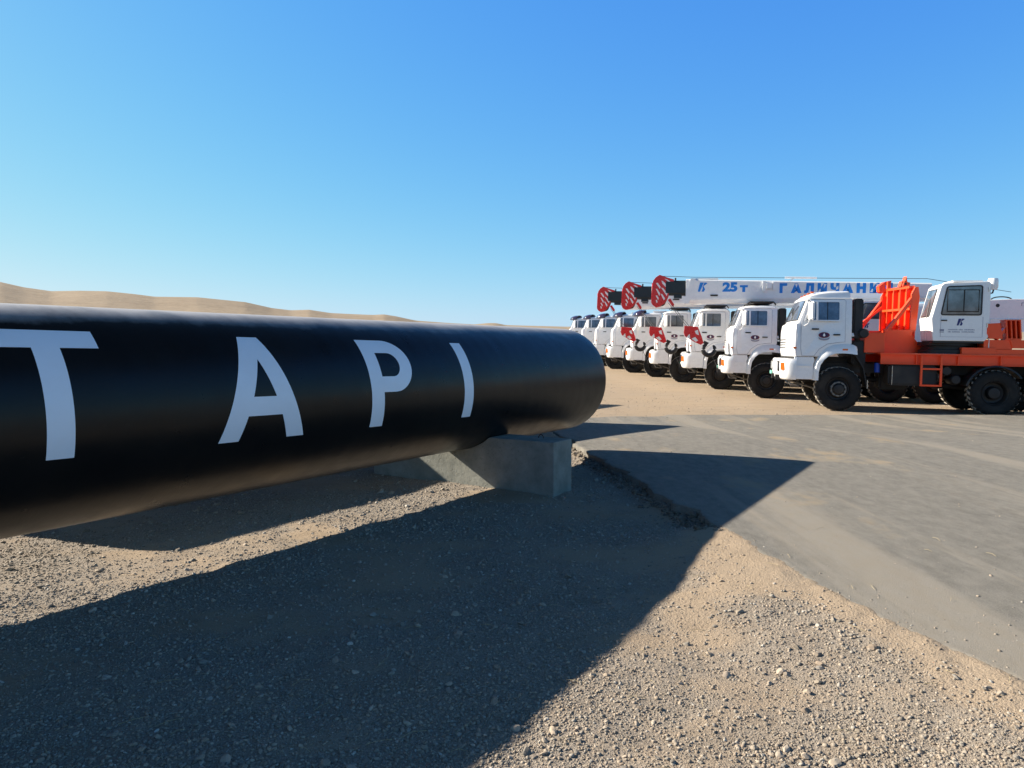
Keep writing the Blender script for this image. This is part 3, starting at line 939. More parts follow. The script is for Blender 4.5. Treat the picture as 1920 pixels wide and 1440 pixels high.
        # step panel between bumper and fender
        stp = [(1.08, 0.80), (1.08, 1.39), (0.60, 1.39), (0.57, 1.30), (0.60, 1.2), (0.60, 0.80)]
        sp = MB().prism(stp, s * 1.12, s * 1.175).build("step_panel", WHITE, t, bevel=0.01)
        MB().rbox((0.66, min(fy(1.17), fy(1.20)), 1.14), (1.02, max(fy(1.17), fy(1.20)), 1.17), 0.006).build("tread", WHITE, sp)
        # side marker on the front corner
        MB().rbox((1.03, min(fy(1.165), fy(1.20)), 1.60), (1.12, max(fy(1.165), fy(1.20)), 1.655), 0.01).build("side_marker", AMBER, t)
        # mirror on its arm
        mm = MB().rbox((-0.035, -0.10, -0.235), (0.035, 0.10, 0.235), 0.025)
        Mm = Matrix.Translation((0.73, fy(1.36), 2.60)) @ Matrix.Rotation(R_(40) * s, 4, 'Z')
        mm.v = [tuple(Mm @ Vector(p)) for p in mm.v]
        m = mm.build("mirror", WHITE, t, smooth=True)
        MB().tube([(0.86, fy(1.14), 2.86), (0.80, fy(1.34), 2.87), (0.745, fy(1.38), 2.80)], 0.010, 6).build("arm", BLACKP, m)
        MB().tube([(0.88, fy(1.17), 2.20), (0.80, fy(1.36), 2.26), (0.745, fy(1.38), 2.42)], 0.010, 6).build("arm", WHITE, m)
    # windscreen on the sloped front
    def front_pt(y, z, o):
        a = abs(y) / 1.19
        bw = 0.13 * (1 - a ** 3.2)
        f = (z - 2.31) / (2.90 - 2.31)
        x = (1.00 + bw) * (1 - f) + (0.79 + bw * 0.9) * f
        return (x + o, y * skin_y(z) / 1.19, z + o * 0.3)
    def wscreen(y0, y1, z0, z1, o0, o1, name, mat, parent):
        mb = MB(); rings = []
        for i in range(13):
            y = y0 + (y1 - y0) * i / 12
            rings.append([front_pt(y, z0, o0), front_pt(y, z1, o0), front_pt(y, z1, o1), front_pt(y, z0, o1)])
        mb.loft(rings)
        return mb.build(name, mat, parent, smooth=True, angle=30)
    ws = wscreen(-1.10, 1.10, 2.345, 2.885, -0.01, 0.008, "windscreen", BLACKP, t)
    wscreen(-1.07, -0.02, 2.37, 2.865, 0.0, 0.013, "pane", GLASSW, ws)
    wscreen(0.02, 1.07, 2.37, 2.865, 0.0, 0.013, "pane", GLASSW, ws)
    for y in (-0.5, 0.55):
        a = front_pt(y, 2.34, 0.03); b = front_pt(y + 0.42, 2.42, 0.03); c = front_pt(y + 0.05, 2.62, 0.03)
        MB().tube([a, c], 0.008, 6).tube([front_pt(y - 0.1, 2.50, 0.028), front_pt(y + 0.22, 2.74, 0.028)], 0.009, 5).build("wiper", BLACKP, t)
    # front panel grille slots, seams
    g = MB()
    for zz in (1.62, 1.69, 1.76, 1.83):
        for yy in np.linspace(-0.62, 0.50, 9):
            a = abs(yy + 0.06) / 1.19
            x = 1.085 + 0.17 * (1 - a ** 3.2)
            g.box((x - 0.01, yy, zz), (x + 0.006, yy + 0.10, zz + 0.028))
    g.build("grille", BLACKP, t)
    sl = MB()
    for i in range(12):
        y0 = -1.1 + i * 2.2 / 12; y1 = y0 + 2.2 / 12
        def X(y): return 1.06 + 0.17 * (1 - (abs(y) / 1.19) ** 3.2)
        sl.loft([[(X(y0) - .03, y0, 1.30), (X(y0) + 0.004, y0, 1.30), (X(y0) + 0.004, y0, 1.402), (X(y0) - .03, y0, 1.402)], [(X(y1) - .03, y1, 1.30), (X(y1) + 0.004, y1, 1.30), (X(y1) + 0.004, y1, 1.402), (X(y1) - .03, y1, 1.402)]])
    sl.build("sill_gap", BLACKP, t)
    # bumper
    rings = []
    for z, gx in ((0.78, -0.05), (0.82, -0.01), (0.95, 0.01), (1.20, 0.02), (1.30, 0.0), (1.335, -0.03)):
        ring = []
        for x, y in ((1.02, -1.22), (1.14, -1.22), (1.27, -1.17), (1.37, -1.02), (1.42, -0.7), (1.44, 0), (1.42, 0.7), (1.37, 1.02), (1.27, 1.17), (1.14, 1.22), (1.02, 1.22)):
            k_ = gx if x > 1.1 else 0
            ring.append((x + k_, y + (gx * 0.5 if y > 0 else -gx * 0.5) * (1 if abs(y) > 1 else 0), z))
        rings.append(ring)
    b = MB().loft(rings).build("bumper", WHITE, t, smooth=True, angle=35)
    for s in (1, -1):
        # amber indicator on the chamfered corner
        M = Matrix.Translation((1.332, s * 1.105, 1.13)) @ Matrix.Rotation(s * R_(58), 4, 'Z')
        MB().box((-0.012, -0.075, -0.10), (0.022, 0.075, 0.10), M).build("indicator", AMBER, b)
        o = MB().rbox((1.425, min(s * 0.55, s * 0.85), 1.02), (1.455, max(s * 0.55, s * 0.85), 1.24), 0.01).build("headlight", LAMPG, t)
        MB().rbox((1.418, min(s * 0.52, s * 0.88), 0.99), (1.44, max(s * 0.52, s * 0.88), 1.27), 0.01).build("surround", BLACKP, o)
    MB().box((1.445, -0.95, 0.875), (1.468, -0.55, 0.965)).build("number_plate", TEAL, t)
    MB().box((1.38, -0.20, 0.76), (1.50, -0.10, 0.90)).build("tow_hook", BLACKP, t)
    MB().tube([(1.0, -0.7, 0.62), (0.9, 0.7, 0.60)], 0.03, 8).tube([(1.15, 0.55, 0.75), (0.5, 0.62, 0.55)], 0.025, 8).tube([(1.2, 0.9, 0.78), (1.12, 0.95, 0.62), (0.9, 0.9, 0.60)], 0.018, 6).build("steering_rods", NUTS, t)
    MB().box((1.38, 0.75, 0.76), (1.50, 0.83, 0.90)).build("tow_hook", BLACKP, t)
    return body

def chassis(t, length=-8.2):
    mb = MB()
    for s in (1, -1):
        mb.box((length, s * 0.36, 0.98), (1.25, s * 0.44, 1.24))
    for x in np.arange(length + 0.1, 1.2, 1.1):
        mb.box((x, -0.38, 1.02), (x + 0.10, 0.38, 1.20))
    mb.build("chassis_frame", BLACKP, t, bevel=0.01)
    for x in (0, -3.66, -4.98):
        a = MB().tube([(x, -0.85, WR - 0.02), (x, 0.85, WR - 0.02)], 0.075, 12)
        a.lathe([(0.001, -0.24), (0.15, -0.2), (0.22, -0.05), (0.22, 0.05), (0.15, 0.2), (0.001, 0.24)], (x, 0.1, WR - 0.02), n=16)
        a.build("axle", BLACKP, t, smooth=True)
        for s in (1, -1):
            mb = MB()
            for i in range(4):
                L = 0.62 - 0.12 * i
                mb.box((x - L, s * 0.50 - 0.04, 0.80 - 0.03 * i), (x + L, s * 0.50 + 0.04, 0.825 - 0.03 * i))
            mb.build("leaf_spring", BLACKP, t)
    for s in (1, -1):
        for x, f in ((-0.03, True), (-3.66, False), (-4.98, False)):
            wheel(t, x, s, f)
        # arched rear mudguards
        for x in (-3.66, -4.98):
            a0, a1 = (35, 165) if x > -4 else (15, 145)
            rings = []
            for i in range(17):
                a = R_(a0 + (a1 - a0) * i / 16)
                rr = [0.68, 0.70]
                # angle measured from the rear, so 180 deg is the front of the wheel
                ring = [(x - rr[0] * math.cos(a), s * 0.78, 0.56 + rr[0] * math.sin(a)), (x - rr[1] * math.cos(a), s * 0.78, 0.56 + rr[1] * math.sin(a)), (x - rr[1] * math.cos(a), s * 1.22, 0.56 + rr[1] * math.sin(a)), (x - 0.66 * math.cos(a), s * 1.235, 0.56 + 0.66 * math.sin(a))]
                rings.append(ring)
            if True:
                MB().loft(rings).build("mudguard", BLACKP, t, smooth=True, angle=40)
        # mud flap behind the front wheel
        MB().loft([[(-0.40, s * y, 1.46), (-0.43, s * y, 1.46), (-0.62, s * y, 1.15), (-0.72, s * y, 0.62), (-0.70, s * y, 0.62), (-0.60, s * y, 1.12)] for y in (0.80, 1.20)]).build("mud_flap", BLACKP, t)
    MB().tube([(-0.715, 1.21, 0.60), (-0.715, 1.21, 0.82)], 0.012, 6).build("flap_edge", CHROME, t)
    # propeller shafts and gearbox
    MB().tube([(0.4, 0, 0.85), (-1.2, 0, 0.80), (-3.6, 0.1, 0.62)], 0.07, 10).rbox((-1.9, -0.3, 0.55), (-1.2, 0.3, 1.05), 0.05).rbox((-0.5, -0.35, 0.7), (0.9, 0.35, 1.4), 0.08).build("drivetrain", BLACKP, t)
    return

def tank_group(t):
    MB().rbox((-2.35, 0.62, 0.70), (-1.22, 1.16, 1.24), 0.05).build("fuel_tank", BLACKP, t, smooth=True)
    MB().tube([(-1.30, 1.172, 0.72), (-1.30, 1.172, 1.20)], 0.010, 6).build("tank_strap", CHROME, t)
    MB().rbox((-2.9, -1.1, 0.70), (-1.2, -0.6, 1.22), 0.05).build("battery_box", BLACKP, t, smooth=True)
    for x in (-2.58, -2.80):
        MB().lathe([(0.001, -0.24), (0.10, -0.24), (0.13, -0.2), (0.13, 0.2), (0.10, 0.24), (0.001, 0.24)], (x, 0.86, 1.10 if x > -2.7 else 0.88), n=16).build("air_tank", BLACKP, t, smooth=True)

def cab_back(t):
    MB().rbox((-0.58, 0.50, 1.9), (-0.36, 1.08, 2.93), 0.03).build("intake_box", BLACKP, t)
    MB().lathe([(0.001, 0.22), (0.10, 0.22), (0.125, 0.18), (0.125, -0.3), (0.10, -0.32), (0.001, -0.32)], (-0.60, 0.95, 2.03), n=20).build("air_filter", BLACKP, t, smooth=True)
    MB().tube([(-0.5, 0.8, 1.95), (-0.55, 0.8, 1.6), (-0.5, 0.7, 1.35)], 0.08, 10).rbox((-0.72, -0.9, 1.20), (-0.38, 0.9, 1.85), 0.04).build("engine_pipework", BLACKP, t)
    MB().tube([(-0.33, 1.10, 2.02), (-0.345, 1.14, 1.95)], 0.03, 8).build("latch", WHITE, t)

def place(t, P, g, pitch, roll):
    """P: ground point under the outer face of the left front wheel"""
    F = Vector((-0.9705, 0.241, 0)); N = Vector((-0.241, -0.9705, 0))
    o = Vector((P[0], P[1], 0)) - N * 1.2
    t.location = (o.x, o.y, g)
    t.rotation_euler = (roll, pitch, math.atan2(F.y, F.x))

def text_mesh(s, size, mat, name, parent, M, depth=0.004, shear=0.0, bold=0.0, sx=1.0):
    cu = bpy.data.curves.new("txt", 'FONT')
    cu.body = s; cu.size = size; cu.extrude = depth / 2; cu.align_x = 'LEFT'; cu.offset = bold; cu.shear = shear
    cu.resolution_u = 3
    ob = bpy.data.objects.new("txt", cu); COL.objects.link(ob)
    dg = bpy.context.evaluated_depsgraph_get()
    me = bpy.data.meshes.new_from_object(ob.evaluated_get(dg))
    bpy.data.objects.remove(ob)
    me.transform(Matrix.Diagonal((sx, 1, 1, 1)))
    me.transform(M)
    me.materials.clear(); me.materials.append(mat)
    me.name = name
    o = bpy.data.objects.new(name, me); COL.objects.link(o); o.parent = parent
    return o
def side_mat(x, y, z):
    """text written on the left flank: reads from the nose (+x) towards the tail"""
    return Matrix.Translation((x, y, z)) @ Matrix(((-1, 0, 0, 0), (0, 0, 1, 0), (0, 1, 0, 0), (0, 0, 0, 1)))
K_LOGO = [[(0.30, 0.00), (0.52, 0.00), (0.68, 0.42), (0.72, 1.00), (0.42, 1.00), (0.40, 0.55)]]
def k_logo(x, y, z, h, mat, parent):
    """slanted stylised K: a bar and a crooked leg"""
    polys = [[(0.0, 0.0), (0.24, 0.0), (0.62, 1.0), (0.22, 1.0), (0.10, 0.45)], [(0.40, 0.0), (0.66, 0.0), (0.78, 0.28), (0.60, 0.60), (0.98, 0.90), (0.98, 1.0), (0.68, 1.0), (0.50, 0.52), (0.52, 0.34)]]
    mb = MB()
    for p in polys:
        mb.loft([[(x - a * h, y + o, z + b * h) for a, b in p] for o in (0.0, 0.004)])
    return mb.build("logo", mat, parent)

# ------------------------------------------------------------------ truck 1: orange crane carrier without its boom
t1 = thing("crane_truck", "white cab truck with bright orange deck, ladder and operator cab, nearest in the row", "crane truck", group="white cab trucks parked in a row")
make_cab(t1, 'high', True); chassis(t1, -8.6); tank_group(t1); cab_back(t1)
MB().rbox((0.30, -0.10, 3.14), (0.42, 0.06, 3.165), 0.01).build("roof_vent", BLACKP, t1)
for y in (-0.9, -0.3, 0.3, 0.9):
    a = MB().rbox((0.62, y - 0.07, 3.08), (0.70, y + 0.07, 3.125), 0.012).build("roof_lamp", AMBER, t1)
MB().tube([(-1.0, 0.9, 1.02), (-1.0, 0.9, 1.26)], 0.07, 14).build("canister", BLUEC, t1, smooth=True)
# deck
d = MB()
d.box((-8.6, -1.25, 1.490), (-0.98, 1.25, 1.530))
d.box((-8.6, 1.10, 1.26), (-1.02, 1.15, 1.492)); d.box((-8.6, -1.15, 1.26), (-1.02, -1.10, 1.492))
d.box((-8.6, 1.05, 1.245), (-1.02, 1.20, 1.262))
for x in np.arange(-8.5, -1.1, 0.95):
    d.box((x, 1.152, 1.264), (x + 0.02, 1.235, 1.488))
deck = d.build("deck", ORANGE, t1, bevel=0.004)
# boom rest: side plate, post, transverse ribbed headboard, brace
for s in (1, -1):
    r = MB()
    y0, y1 = (1.19, 1.235) if s > 0 else (-1.235, -1.19)
    r.prism([(-1.00, 1.53), (-1.00, 2.12), (-1.66, 2.12), (-1.66, 1.98), (-1.90, 1.66), (-1.92, 1.53)], y0, y1)
    r.prism([(-1.60, 2.10), (-1.60, 3.02), (-1.68, 3.20), (-1.76, 3.20), (-1.80, 2.95), (-1.74, 2.10)], y0 - 0.03 * (s > 0), y1 + 0.0)
    # diagonal stiffener with a flange
    r.prism([(-1.03, 2.12), (-1.12, 2.12), (-1.62, 2.80), (-1.62, 2.92)], y0 + 0.005, y1 - 0.005)
    ya, yb = (1.10, 1.25) if s > 0 else (-1.25, -1.10)
    r.prism([(-1.015, 2.115), (-1.035, 2.135), (-1.60, 2.94), (-1.60, 2.90)], ya, yb)
    r.box((-1.005, ya, 1.535), (-0.975, yb, 2.14))
    r.prism([(-1.90, 1.532), (-2.0, 1.532), (-2.0, 1.70), (-1.92, 1.74), (-1.89, 1.70)], ya, yb)
    r.build("boom_rest_side", ORANGE, t1, bevel=0.005)
h = MB()
# panel sheet and ribs
top = [(-1.19, 3.10), (-1.02, 3.24), (1.02, 3.24), (1.19, 3.10)]
h.loft([[(xx, y, z) for y, z in [(-1.19, 1.9)] + top + [(1.19, 1.9)]] for xx in (-1.74, -1.72)])
h.loft([[(-1.72, -1.02, 3.17), (-1.60, -1.02, 3.17), (-1.60, -1.02, 3.235), (-1.72, -1.02, 3.235)], [(-1.72, 1.02, 3.17), (-1.60, 1.02, 3.17), (-1.60, 1.02, 3.235), (-1.72, 1.02, 3.235)]])
for z in (2.62, 2.06):
    h.box((-1.719, -1.185, z), (-1.60, 1.185, z + 0.06))
for y in (-1.15, -0.70, -0.22, 0.30, 0.78):
    h.box((-1.718, y, 2.121), (-1.605, y + 0.05, 2.619)); h.box((-1.718, y, 2.681), (-1.605, y + 0.05, 3.169 if -0.95 < y < 1.0 else 3.05))
h.build("headboard", ORANGE, t1, bevel=0.004)
MB().loft([[(-1.60, y, 2.78), (-1.60, y, 2.70), (-0.80, y, 2.02), (-0.72, y, 2.02)] for y in (-1.15, -1.05)]).build("brace", ORANGE, t1)
MB().box((-1.15, -1.05, 1.532), (-0.66, 0.95, 2.06)).build("front_box", ORANGE, t1, bevel=0.01)
# cradle brackets on top
c = MB()
c.prism([(-1.60, 3.20), (-1.52, 3.12), (-1.44, 3.16), (-1.42, 3.30), (-1.56, 3.42), (-1.74, 3.46), (-1.72, 3.40), (-1.58, 3.32)], -1.05, -0.80)
c.build("cradle_bracket", ORANGE, t1)
MB().box((-1.68, -0.75, 3.15), (-1.60, -0.65, 3.42)).build("cradle_bracket", ORANGE, t1)
c = MB()
c.prism([(-1.56, 3.24), (-1.78, 3.24), (-1.80, 3.34), (-1.72, 3.36), (-1.70, 3.50), (-1.66, 3.36), (-1.60, 3.38)], 0.25, 0.50)
c.build("cradle_bracket", ORANGE, t1)
c = MB()
c.prism([(-1.56, 3.24), (-1.70, 3.24), (-1.66, 3.40), (-1.60, 3.38)], 0.60, 0.66)
c.build("cradle_bracket", ORANGE, t1)
MB().tube([(-1.62, 0.2, 3.30), (-1.62, 0.7, 3.30)], 0.03, 8).build("cradle_pin", BLACKP, t1)
# the boom rest stands on the far half of the deck, slightly skewed, clear of the operator cab
for o in t1.children:
    if o.name.split(".")[0] in ("boom_rest_side", "headboard", "brace", "cradle_bracket", "cradle_pin"):
        for vv in o.data.vertices:
            x_, y_, z_ = vv.co
            yn = 0.15 - (1.2 - y_) * (1.40 / 2.4)
            vv.co = (x_ - 0.33 + (0.15 - yn) * 0.30, yn, 1.532 + (z_ - 1.53) * 1.06)
# ladder
l = MB()
for x in (-1.95, -2.40):
    l.box((x - 0.025, 1.235, 0.70), (x + 0.025, 1.285, 1.488))
for z in (0.70, 1.12):
    l.box((-2.375, 1.240, z), (-1.975, 1.280, z + 0.045))
l.build("ladder", ORANGE, t1, bevel=0.004)
# turntable
MB().lathe([(0.001, 0.0), (0.66, 0.0), (0.66, 0.10), (0.60, 0.11), (0.60, 0.20), (0.68, 0.21), (0.68, 0.30), (0.001, 0.30)], (-2.75, 0.45, 1.535), axis='z', n=36).build("turntable", BLACKP, t1, smooth=True)
# operator cab
oc = [(-2.20, 1.86), (-2.14, 2.42), (-2.33, 3.24), (-2.40, 3.31), (-3.40, 3.355), (-3.45, 3.30), (-3.45, 1.98), (-3.36, 1.86)]
y0, y1 = 0.18, 1.20
ocab = MB().prism(oc, y0, y1).build("operator_cab", WHITE, t1, bevel=0.018)
MB().box((-3.42, y0 + .03, 1.81), (-2.22, y1 - .02, 1.862)).build("cab_floor", BLACKP, ocab)
MB().rbox((-3.30, 0.3, 3.345), (-2.62, 1.1, 3.385), 0.01).build("roof_hatch", WHITE, ocab)
def rounded(pts, r, n=4):
    out = []
    m = len(pts)
    for i in range(m):
        p0, p, p1 = Vector(pts[i - 1]), Vector(pts[i]), Vector(pts[(i + 1) % m])
        a = p + (p0 - p).normalized() * r; b = p + (p1 - p).normalized() * r
        for k_ in range(n + 1):
            f = k_ / n
            out.append(tuple((1 - f) ** 2 * a + 2 * f * (1 - f) * p + f * f * b))
    return out
def flat_window(poly_o, poly_i, y, sgn, parent):
    """rubber surround + pane on a plane of constant y"""
    a, b = rounded(poly_o, 0.07), rounded(poly_i, 0.04)
    mb = MB(); 
    mb.loft([[(x, y, z) for x, z in b], [(x, y + sgn * 0.014, z) for x, z in b], [(x, y + sgn * 0.014, z) for x, z in a], [(x, y, z) for x, z in a]], cap=False)
    f = mb.build("window", BLACKP, parent)
    MB().loft([[(x, y + sgn * 0.002, z) for x, z in b], [(x, y + sgn * 0.007, z) for x, z in b]]).build("pane", GLASS, f)
    return f
flat_window([(-2.34, 2.50), (-2.46, 3.235), (-3.27, 3.26), (-3.27, 2.50)], [(-2.375, 2.53), (-2.485, 3.205), (-3.24, 3.23), (-3.24, 2.53)], y1, 1, ocab)
MB().tube([(-2.49, y1 + 0.013, 2.60), (-2.49, y1 + 0.013, 3.14), (-3.19, y1 + 0.013, 3.14), (-3.19, y1 + 0.013, 2.60), (-2.49, y1 + 0.013, 2.60)], 0.013, 6).tube([(-2.86, y1 + 0.013, 2.6), (-2.86, y1 + 0.013, 3.14)], 0.012, 6).build("sliding_sash", BLACKP, ocab)
flat_window([(-2.34, 2.50), (-2.46, 3.235), (-3.27, 3.26), (-3.27, 2.50)], [(-2.375, 2.53), (-2.485, 3.205), (-3.24, 3.23), (-3.24, 2.53)], y0, -1, ocab)
# front glazing on the sloped face between (-2.14,2.42) and (-2.33,3.24)
def fp(y, f, o): 
    nx, nz = 0.974, 0.226
    return (-2.14 - 0.19 * f + nx * o, y, 2.42 + 0.82 * f + nz * o)
fw = MB().loft([[fp(y, 0.06, o), fp(y, 0.93, o)] + [fp(y, 0.93, o2), fp(y, 0.06, o2)] for y, o, o2 in ((y0 + 0.10, 0.0, 0.010), (y1 - 0.20, 0.0, 0.010))]).build("front_window", BLACKP, ocab)
MB().loft([[fp(y, 0.09, 0.004), fp(y, 0.90, 0.004), fp(y, 0.90, 0.014), fp(y, 0.09, 0.014)] for y in (y0 + 0.13, y1 - 0.23)]).build("pane", GLASS, fw)
MB().tube([fp(0.9, 0.0, 0.03), fp(0.72, 0.6, 0.03)], 0.009, 5).build("wiper", BLACKP, ocab)
dseam = MB()
for x in (-2.36, -3.30):
    dseam.box((x - 0.004, y1 + 0.0, 1.96), (x + 0.004, y1 + 0.003, 2.47))
dseam.box((-3.296, y1, 1.96), (-2.364, y1 + 0.003, 1.966))
dseam.build("door_seam", GREYL, ocab)
MB().rbox((-2.50, y1, 2.36), (-2.36, y1 + 0.03, 2.39), 0.008).build("handle", BLACKP, ocab)
k_logo(-2.72, y1 + 0.001, 2.25, 0.17, NAVYL, ocab)
lg = MB()
for z, spans in ((2.13, ((-2.53, -2.74), (-2.77, -2.86), (-2.90, -3.12))), (2.075, ((-2.53, -2.60), (-2.62, -2.80), (-2.84, -3.12))),):
    for a, b in spans:
        x = a
        while x > b:
            w_ = random.uniform(0.012, 0.022)
            lg.box((x - w_, y1, z), (x, y1 + 0.003, z + random.uniform(0.022, 0.032))); x -= w_ + 0.008
lg.box((-2.44, y1, 2.07), (-2.34, y1 + 0.003, 2.085)); lg.box((-2.44, y1, 2.10), (-2.34, y1 + 0.003, 2.155)); 
lg.build("door_lettering", GREYL, ocab)
for z in (2.2, 3.1):
    MB().tube([(-3.40, y1 + 0.012, z), (-3.40, y1 + 0.012, z + 0.12)], 0.014, 8).build("hinge", CHROME, ocab)
MB().lathe([(0.001, -0.14), (0.09, -0.14), (0.115, -0.08), (0.115, 0.10), (0.10, 0.14), (0.001, 0.14)], (-3.56, 0.98, 3.30), axis='z', n=20).build("work_lamp", WHITE, ocab, smooth=True)
MB().tube([(-3.46, 0.98, 3.05), (-3.56, 0.98, 3.08), (-3.58, 0.98, 3.17)], 0.02, 6).build("lamp_arm", BLACKP, ocab)
MB().rbox((-3.60, 0.5, 1.9), (-3.46, 1.1, 2.9), 0.02).build("rear_cabinet", WHITE, ocab) if False else None
# raised deck boxes and stabiliser parts
e = MB().box((-3.62, 0.8, 1.532), (-2.86, 1.22, 1.70)).box((-8.4, 0.8, 1.532), (-3.622, 1.21, 1.665))
e.build("deck_locker", ORANGE, t1, bevel=0.006)
p = MB()
p.prism([(-3.40, 2.30), (-3.40, 2.06), (-3.46, 1.93), (-3.76, 1.93), (-3.68, 2.32)], 0.9, 1.22)
p.build("outrigger_head", ORANGE, t1, bevel=0.008)
p = MB()
for x in (-3.80, -3.90, -4.00, -4.10):
    p.prism([(x, 2.38), (x - 0.03, 2.38), (x - 0.03 - 0.04, 1.94), (x - 0.04, 1.94)], 0.9, 1.22)
p.box((-4.13, 0.9, 2.381), (-3.78, 1.22, 2.40)); p.box((-4.16, 0.9, 1.90), (-3.82, 1.22, 1.94)); p.box((-4.15, 0.88, 1.94), (-3.80, 0.90, 2.38))
p.prism([(-3.60, 1.95), (-3.80, 2.20), (-3.80, 2.10), (-3.66, 1.90)], 1.0, 1.2)
p.build("ribbed_pad", ORANGE, t1)
p = MB().prism([(-3.90, 1.93), (-3.98, 1.70), (-4.40, 1.70), (-4.40, 1.90), (-4.14, 1.90)], 0.85, 1.22).box((-3.98, 0.5, 1.666), (-3.35, 1.19, 1.90))
p.build("outrigger_box", ORANGE, t1, bevel=0.006)
MB().tube([(-3.46, 1.18, 1.67), (-3.46, 1.18, 2.42), (-4.22, 1.18, 2.42), (-4.26, 1.18, 2.36), (-4.26, 1.18, 1.67)], 0.018, 8).tube([(-3.86, 1.18, 2.42), (-3.86, 1.18, 2.52)], 0.016, 8).build("guard_rail", WHITE, t1, smooth=True)
MB().tube([(-5.2, 0, 1.5), (-5.2, 0, 2.1)], 0.5, 20).build("slew_base", ORANGE, t1) if False else None
place(t1, (8.50, 18.86), -0.075, -0.017, 0.0)

SHOW_NUTS = False
# ------------------------------------------------------------------ trucks 2-4: telescopic crane trucks
t2 = thing("crane_truck", "white telescopic crane truck with blue lettered boom, second in the row", "crane truck", group="white cab trucks parked in a row")
make_cab(t2, 'low', True); chassis(t2, -9.4); tank_group(t2); cab_back(t2)
MB().tube([(0.55, y, 3.12) for y in (-1.0, 1.0)], 0.02, 6).tube([(-0.15, y, 3.12) for y in (-1.0, 1.0)], 0.02, 6).tube([(0.62, 1.0, 3.08), (0.55, 1.0, 3.13), (-0.18, 1.0, 3.13), (-0.26, 1.0, 3.03)], 0.025, 6).tube([(0.62, -1.0, 3.08), (0.55, -1.0, 3.13), (-0.18, -1.0, 3.13), (-0.26, -1.0, 3.03)], 0.025, 6).box((-0.15, -0.98, 3.085), (0.52, 0.98, 3.11)).build("roof_rack", BLACKP, t2)
# boom: 8-sided section, lower chamfer
def boom_ring(x, zb, zt, w, ch=0.14, cht=0.04):
    return [(x, -w + ch * 0.5, zb), (x, w - ch * 0.5, zb), (x, w, zb + ch), (x, w, zt - cht), (x, w - cht, zt), (x, -w + cht, zt), (x, -w, zt - cht), (x, -w, zb + ch)]
BW = 0.30
boom = MB().loft([[(x if z > 3.5 else x - 0.0, y, z) for x, y, z in boom_ring(2.62, 3.09, 3.94, BW)], boom_ring(-5.0, 3.22, 3.78, BW)]).build("boom", WHITE, t2, bevel=0.006)
# slanted collar at the mouth of the boom
MB().loft([[(2.50, y * (BW + .02), 3.10), (2.66, y * (BW + .02), 3.10), (2.46, y * (BW + .02), 3.965), (2.30, y * (BW + .02), 3.965)] for y in (-1, 1)]).build("boom_collar", WHITE, boom)
b2 = MB().loft([boom_ring(3.30, 3.40, 3.90, 0.24, 0.08), boom_ring(2.2, 3.38, 3.90, 0.24, 0.08)]).box((2.75, -0.22, 3.30), (3.02, 0.22, 3.42)).build("inner_boom", DARKB, boom)
MB().tube([(2.98, 0.1, 3.9), (2.98, 0.1, 4.0)], 0.03, 6).build("rope_guide", BLACKP, boom)
# flanges and fittings along the boom
MB().box((-4.9, BW, 3.30), (2.40, BW + 0.012, 3.325)).build("boom_rib", WHITE, boom)
bx = MB().rbox((0.02, BW, 3.50), (0.12, BW + 0.06, 3.86), 0.01).rbox((-0.30, BW, 3.56), (-0.20, BW + 0.06, 3.84), 0.01).rbox((-0.18, BW, 3.60), (0.0, BW + 0.09, 3.80), 0.01).build("boom_bracket", WHITE, boom)
MB().rbox((1.55, BW, 3.36), (1.80, BW + 0.04, 3.41), 0.01).build("boom_latch", BLACKP, boom)
MB().box((1.55, -0.1, 3.945), (2.3, 0.1, 3.985)).build("boom_top_plate", STRIPE, boom)
MB().tube([(-0.6, 0.1, 3.99), (-1.6, 0.1, 3.97)], 0.035, 8).tube([(-0.75, 0.1, 3.88), (-0.9, 0.1, 3.97)], 0.02, 6).build("boom_top_roller", WHITE, boom)
# lettering (left flank)
k_logo(2.22, BW + 0.001, 3.51, 0.31, BLUEL, boom)
text_mesh("25", 0.40, BLUEL, "lettering", boom, side_mat(1.40, BW + 0.004, 3.53), bold=0.022, sx=1.2)
text_mesh("т", 0.34, BLUEL, "lettering", boom, side_mat(0.82, BW + 0.004, 3.52), bold=0.022, sx=1.3)
xx = -0.42
for ch in "ГАЛИЧАНИН":
    text_mesh(ch, 0.37, BLUEL, "lettering", boom, side_mat(xx, BW + 0.004, 3.49), bold=0.030, sx=1.05)
    xx -= 0.395
# boom head, red with pale stripes
def hd(zx, zy): return (3.78 - (zx - 115) * 0.00176, 4.10 - (zy - 90) * 0.00172)
HEAD = [hd(*p) for p in [(265, 90), (190, 140), (140, 210), (118, 400), (112, 640), (135, 690), (200, 740), (300, 715), (375, 660), (420, 560), (480, 400), (540, 300), (545, 185), (430, 150)]]
head = MB()
for ya, yb in ((0.20, 0.23), (-0.23, -0.20)):
    head.prism(HEAD, ya, yb)
head.box((hd(118, 0)[0] - 0.05, -0.20, hd(0, 640)[1]), (hd(118, 0)[0], 0.20, hd(0, 260)[1]))
head.prism([hd(*p) for p in [(265, 92), (140, 212), (150, 230), (270, 110)]], -0.199, 0.199)
head.prism([hd(*p) for p in [(430, 590), (480, 560), (560, 680), (545, 730), (520, 720)]], 0.05, 0.15)
head.build("boom_head", REDP, boom, bevel=0.006)
sh = MB()
for cxy in ((300, 620, 0.16), (240, 230, 0.15)):
    cx_, cz_ = hd(cxy[0], cxy[1])
    for y in (-0.12, 0.0, 0.12):
        sh.lathe([(0.001, y - 0.03), (cxy[2], y - 0.03), (cxy[2] - 0.03, y), (cxy[2], y + 0.03), (0.001, y + 0.03)], (cx_, 0, cz_), n=20)
sh.build("sheave", BLACKP, boom, smooth=True)
st = MB()
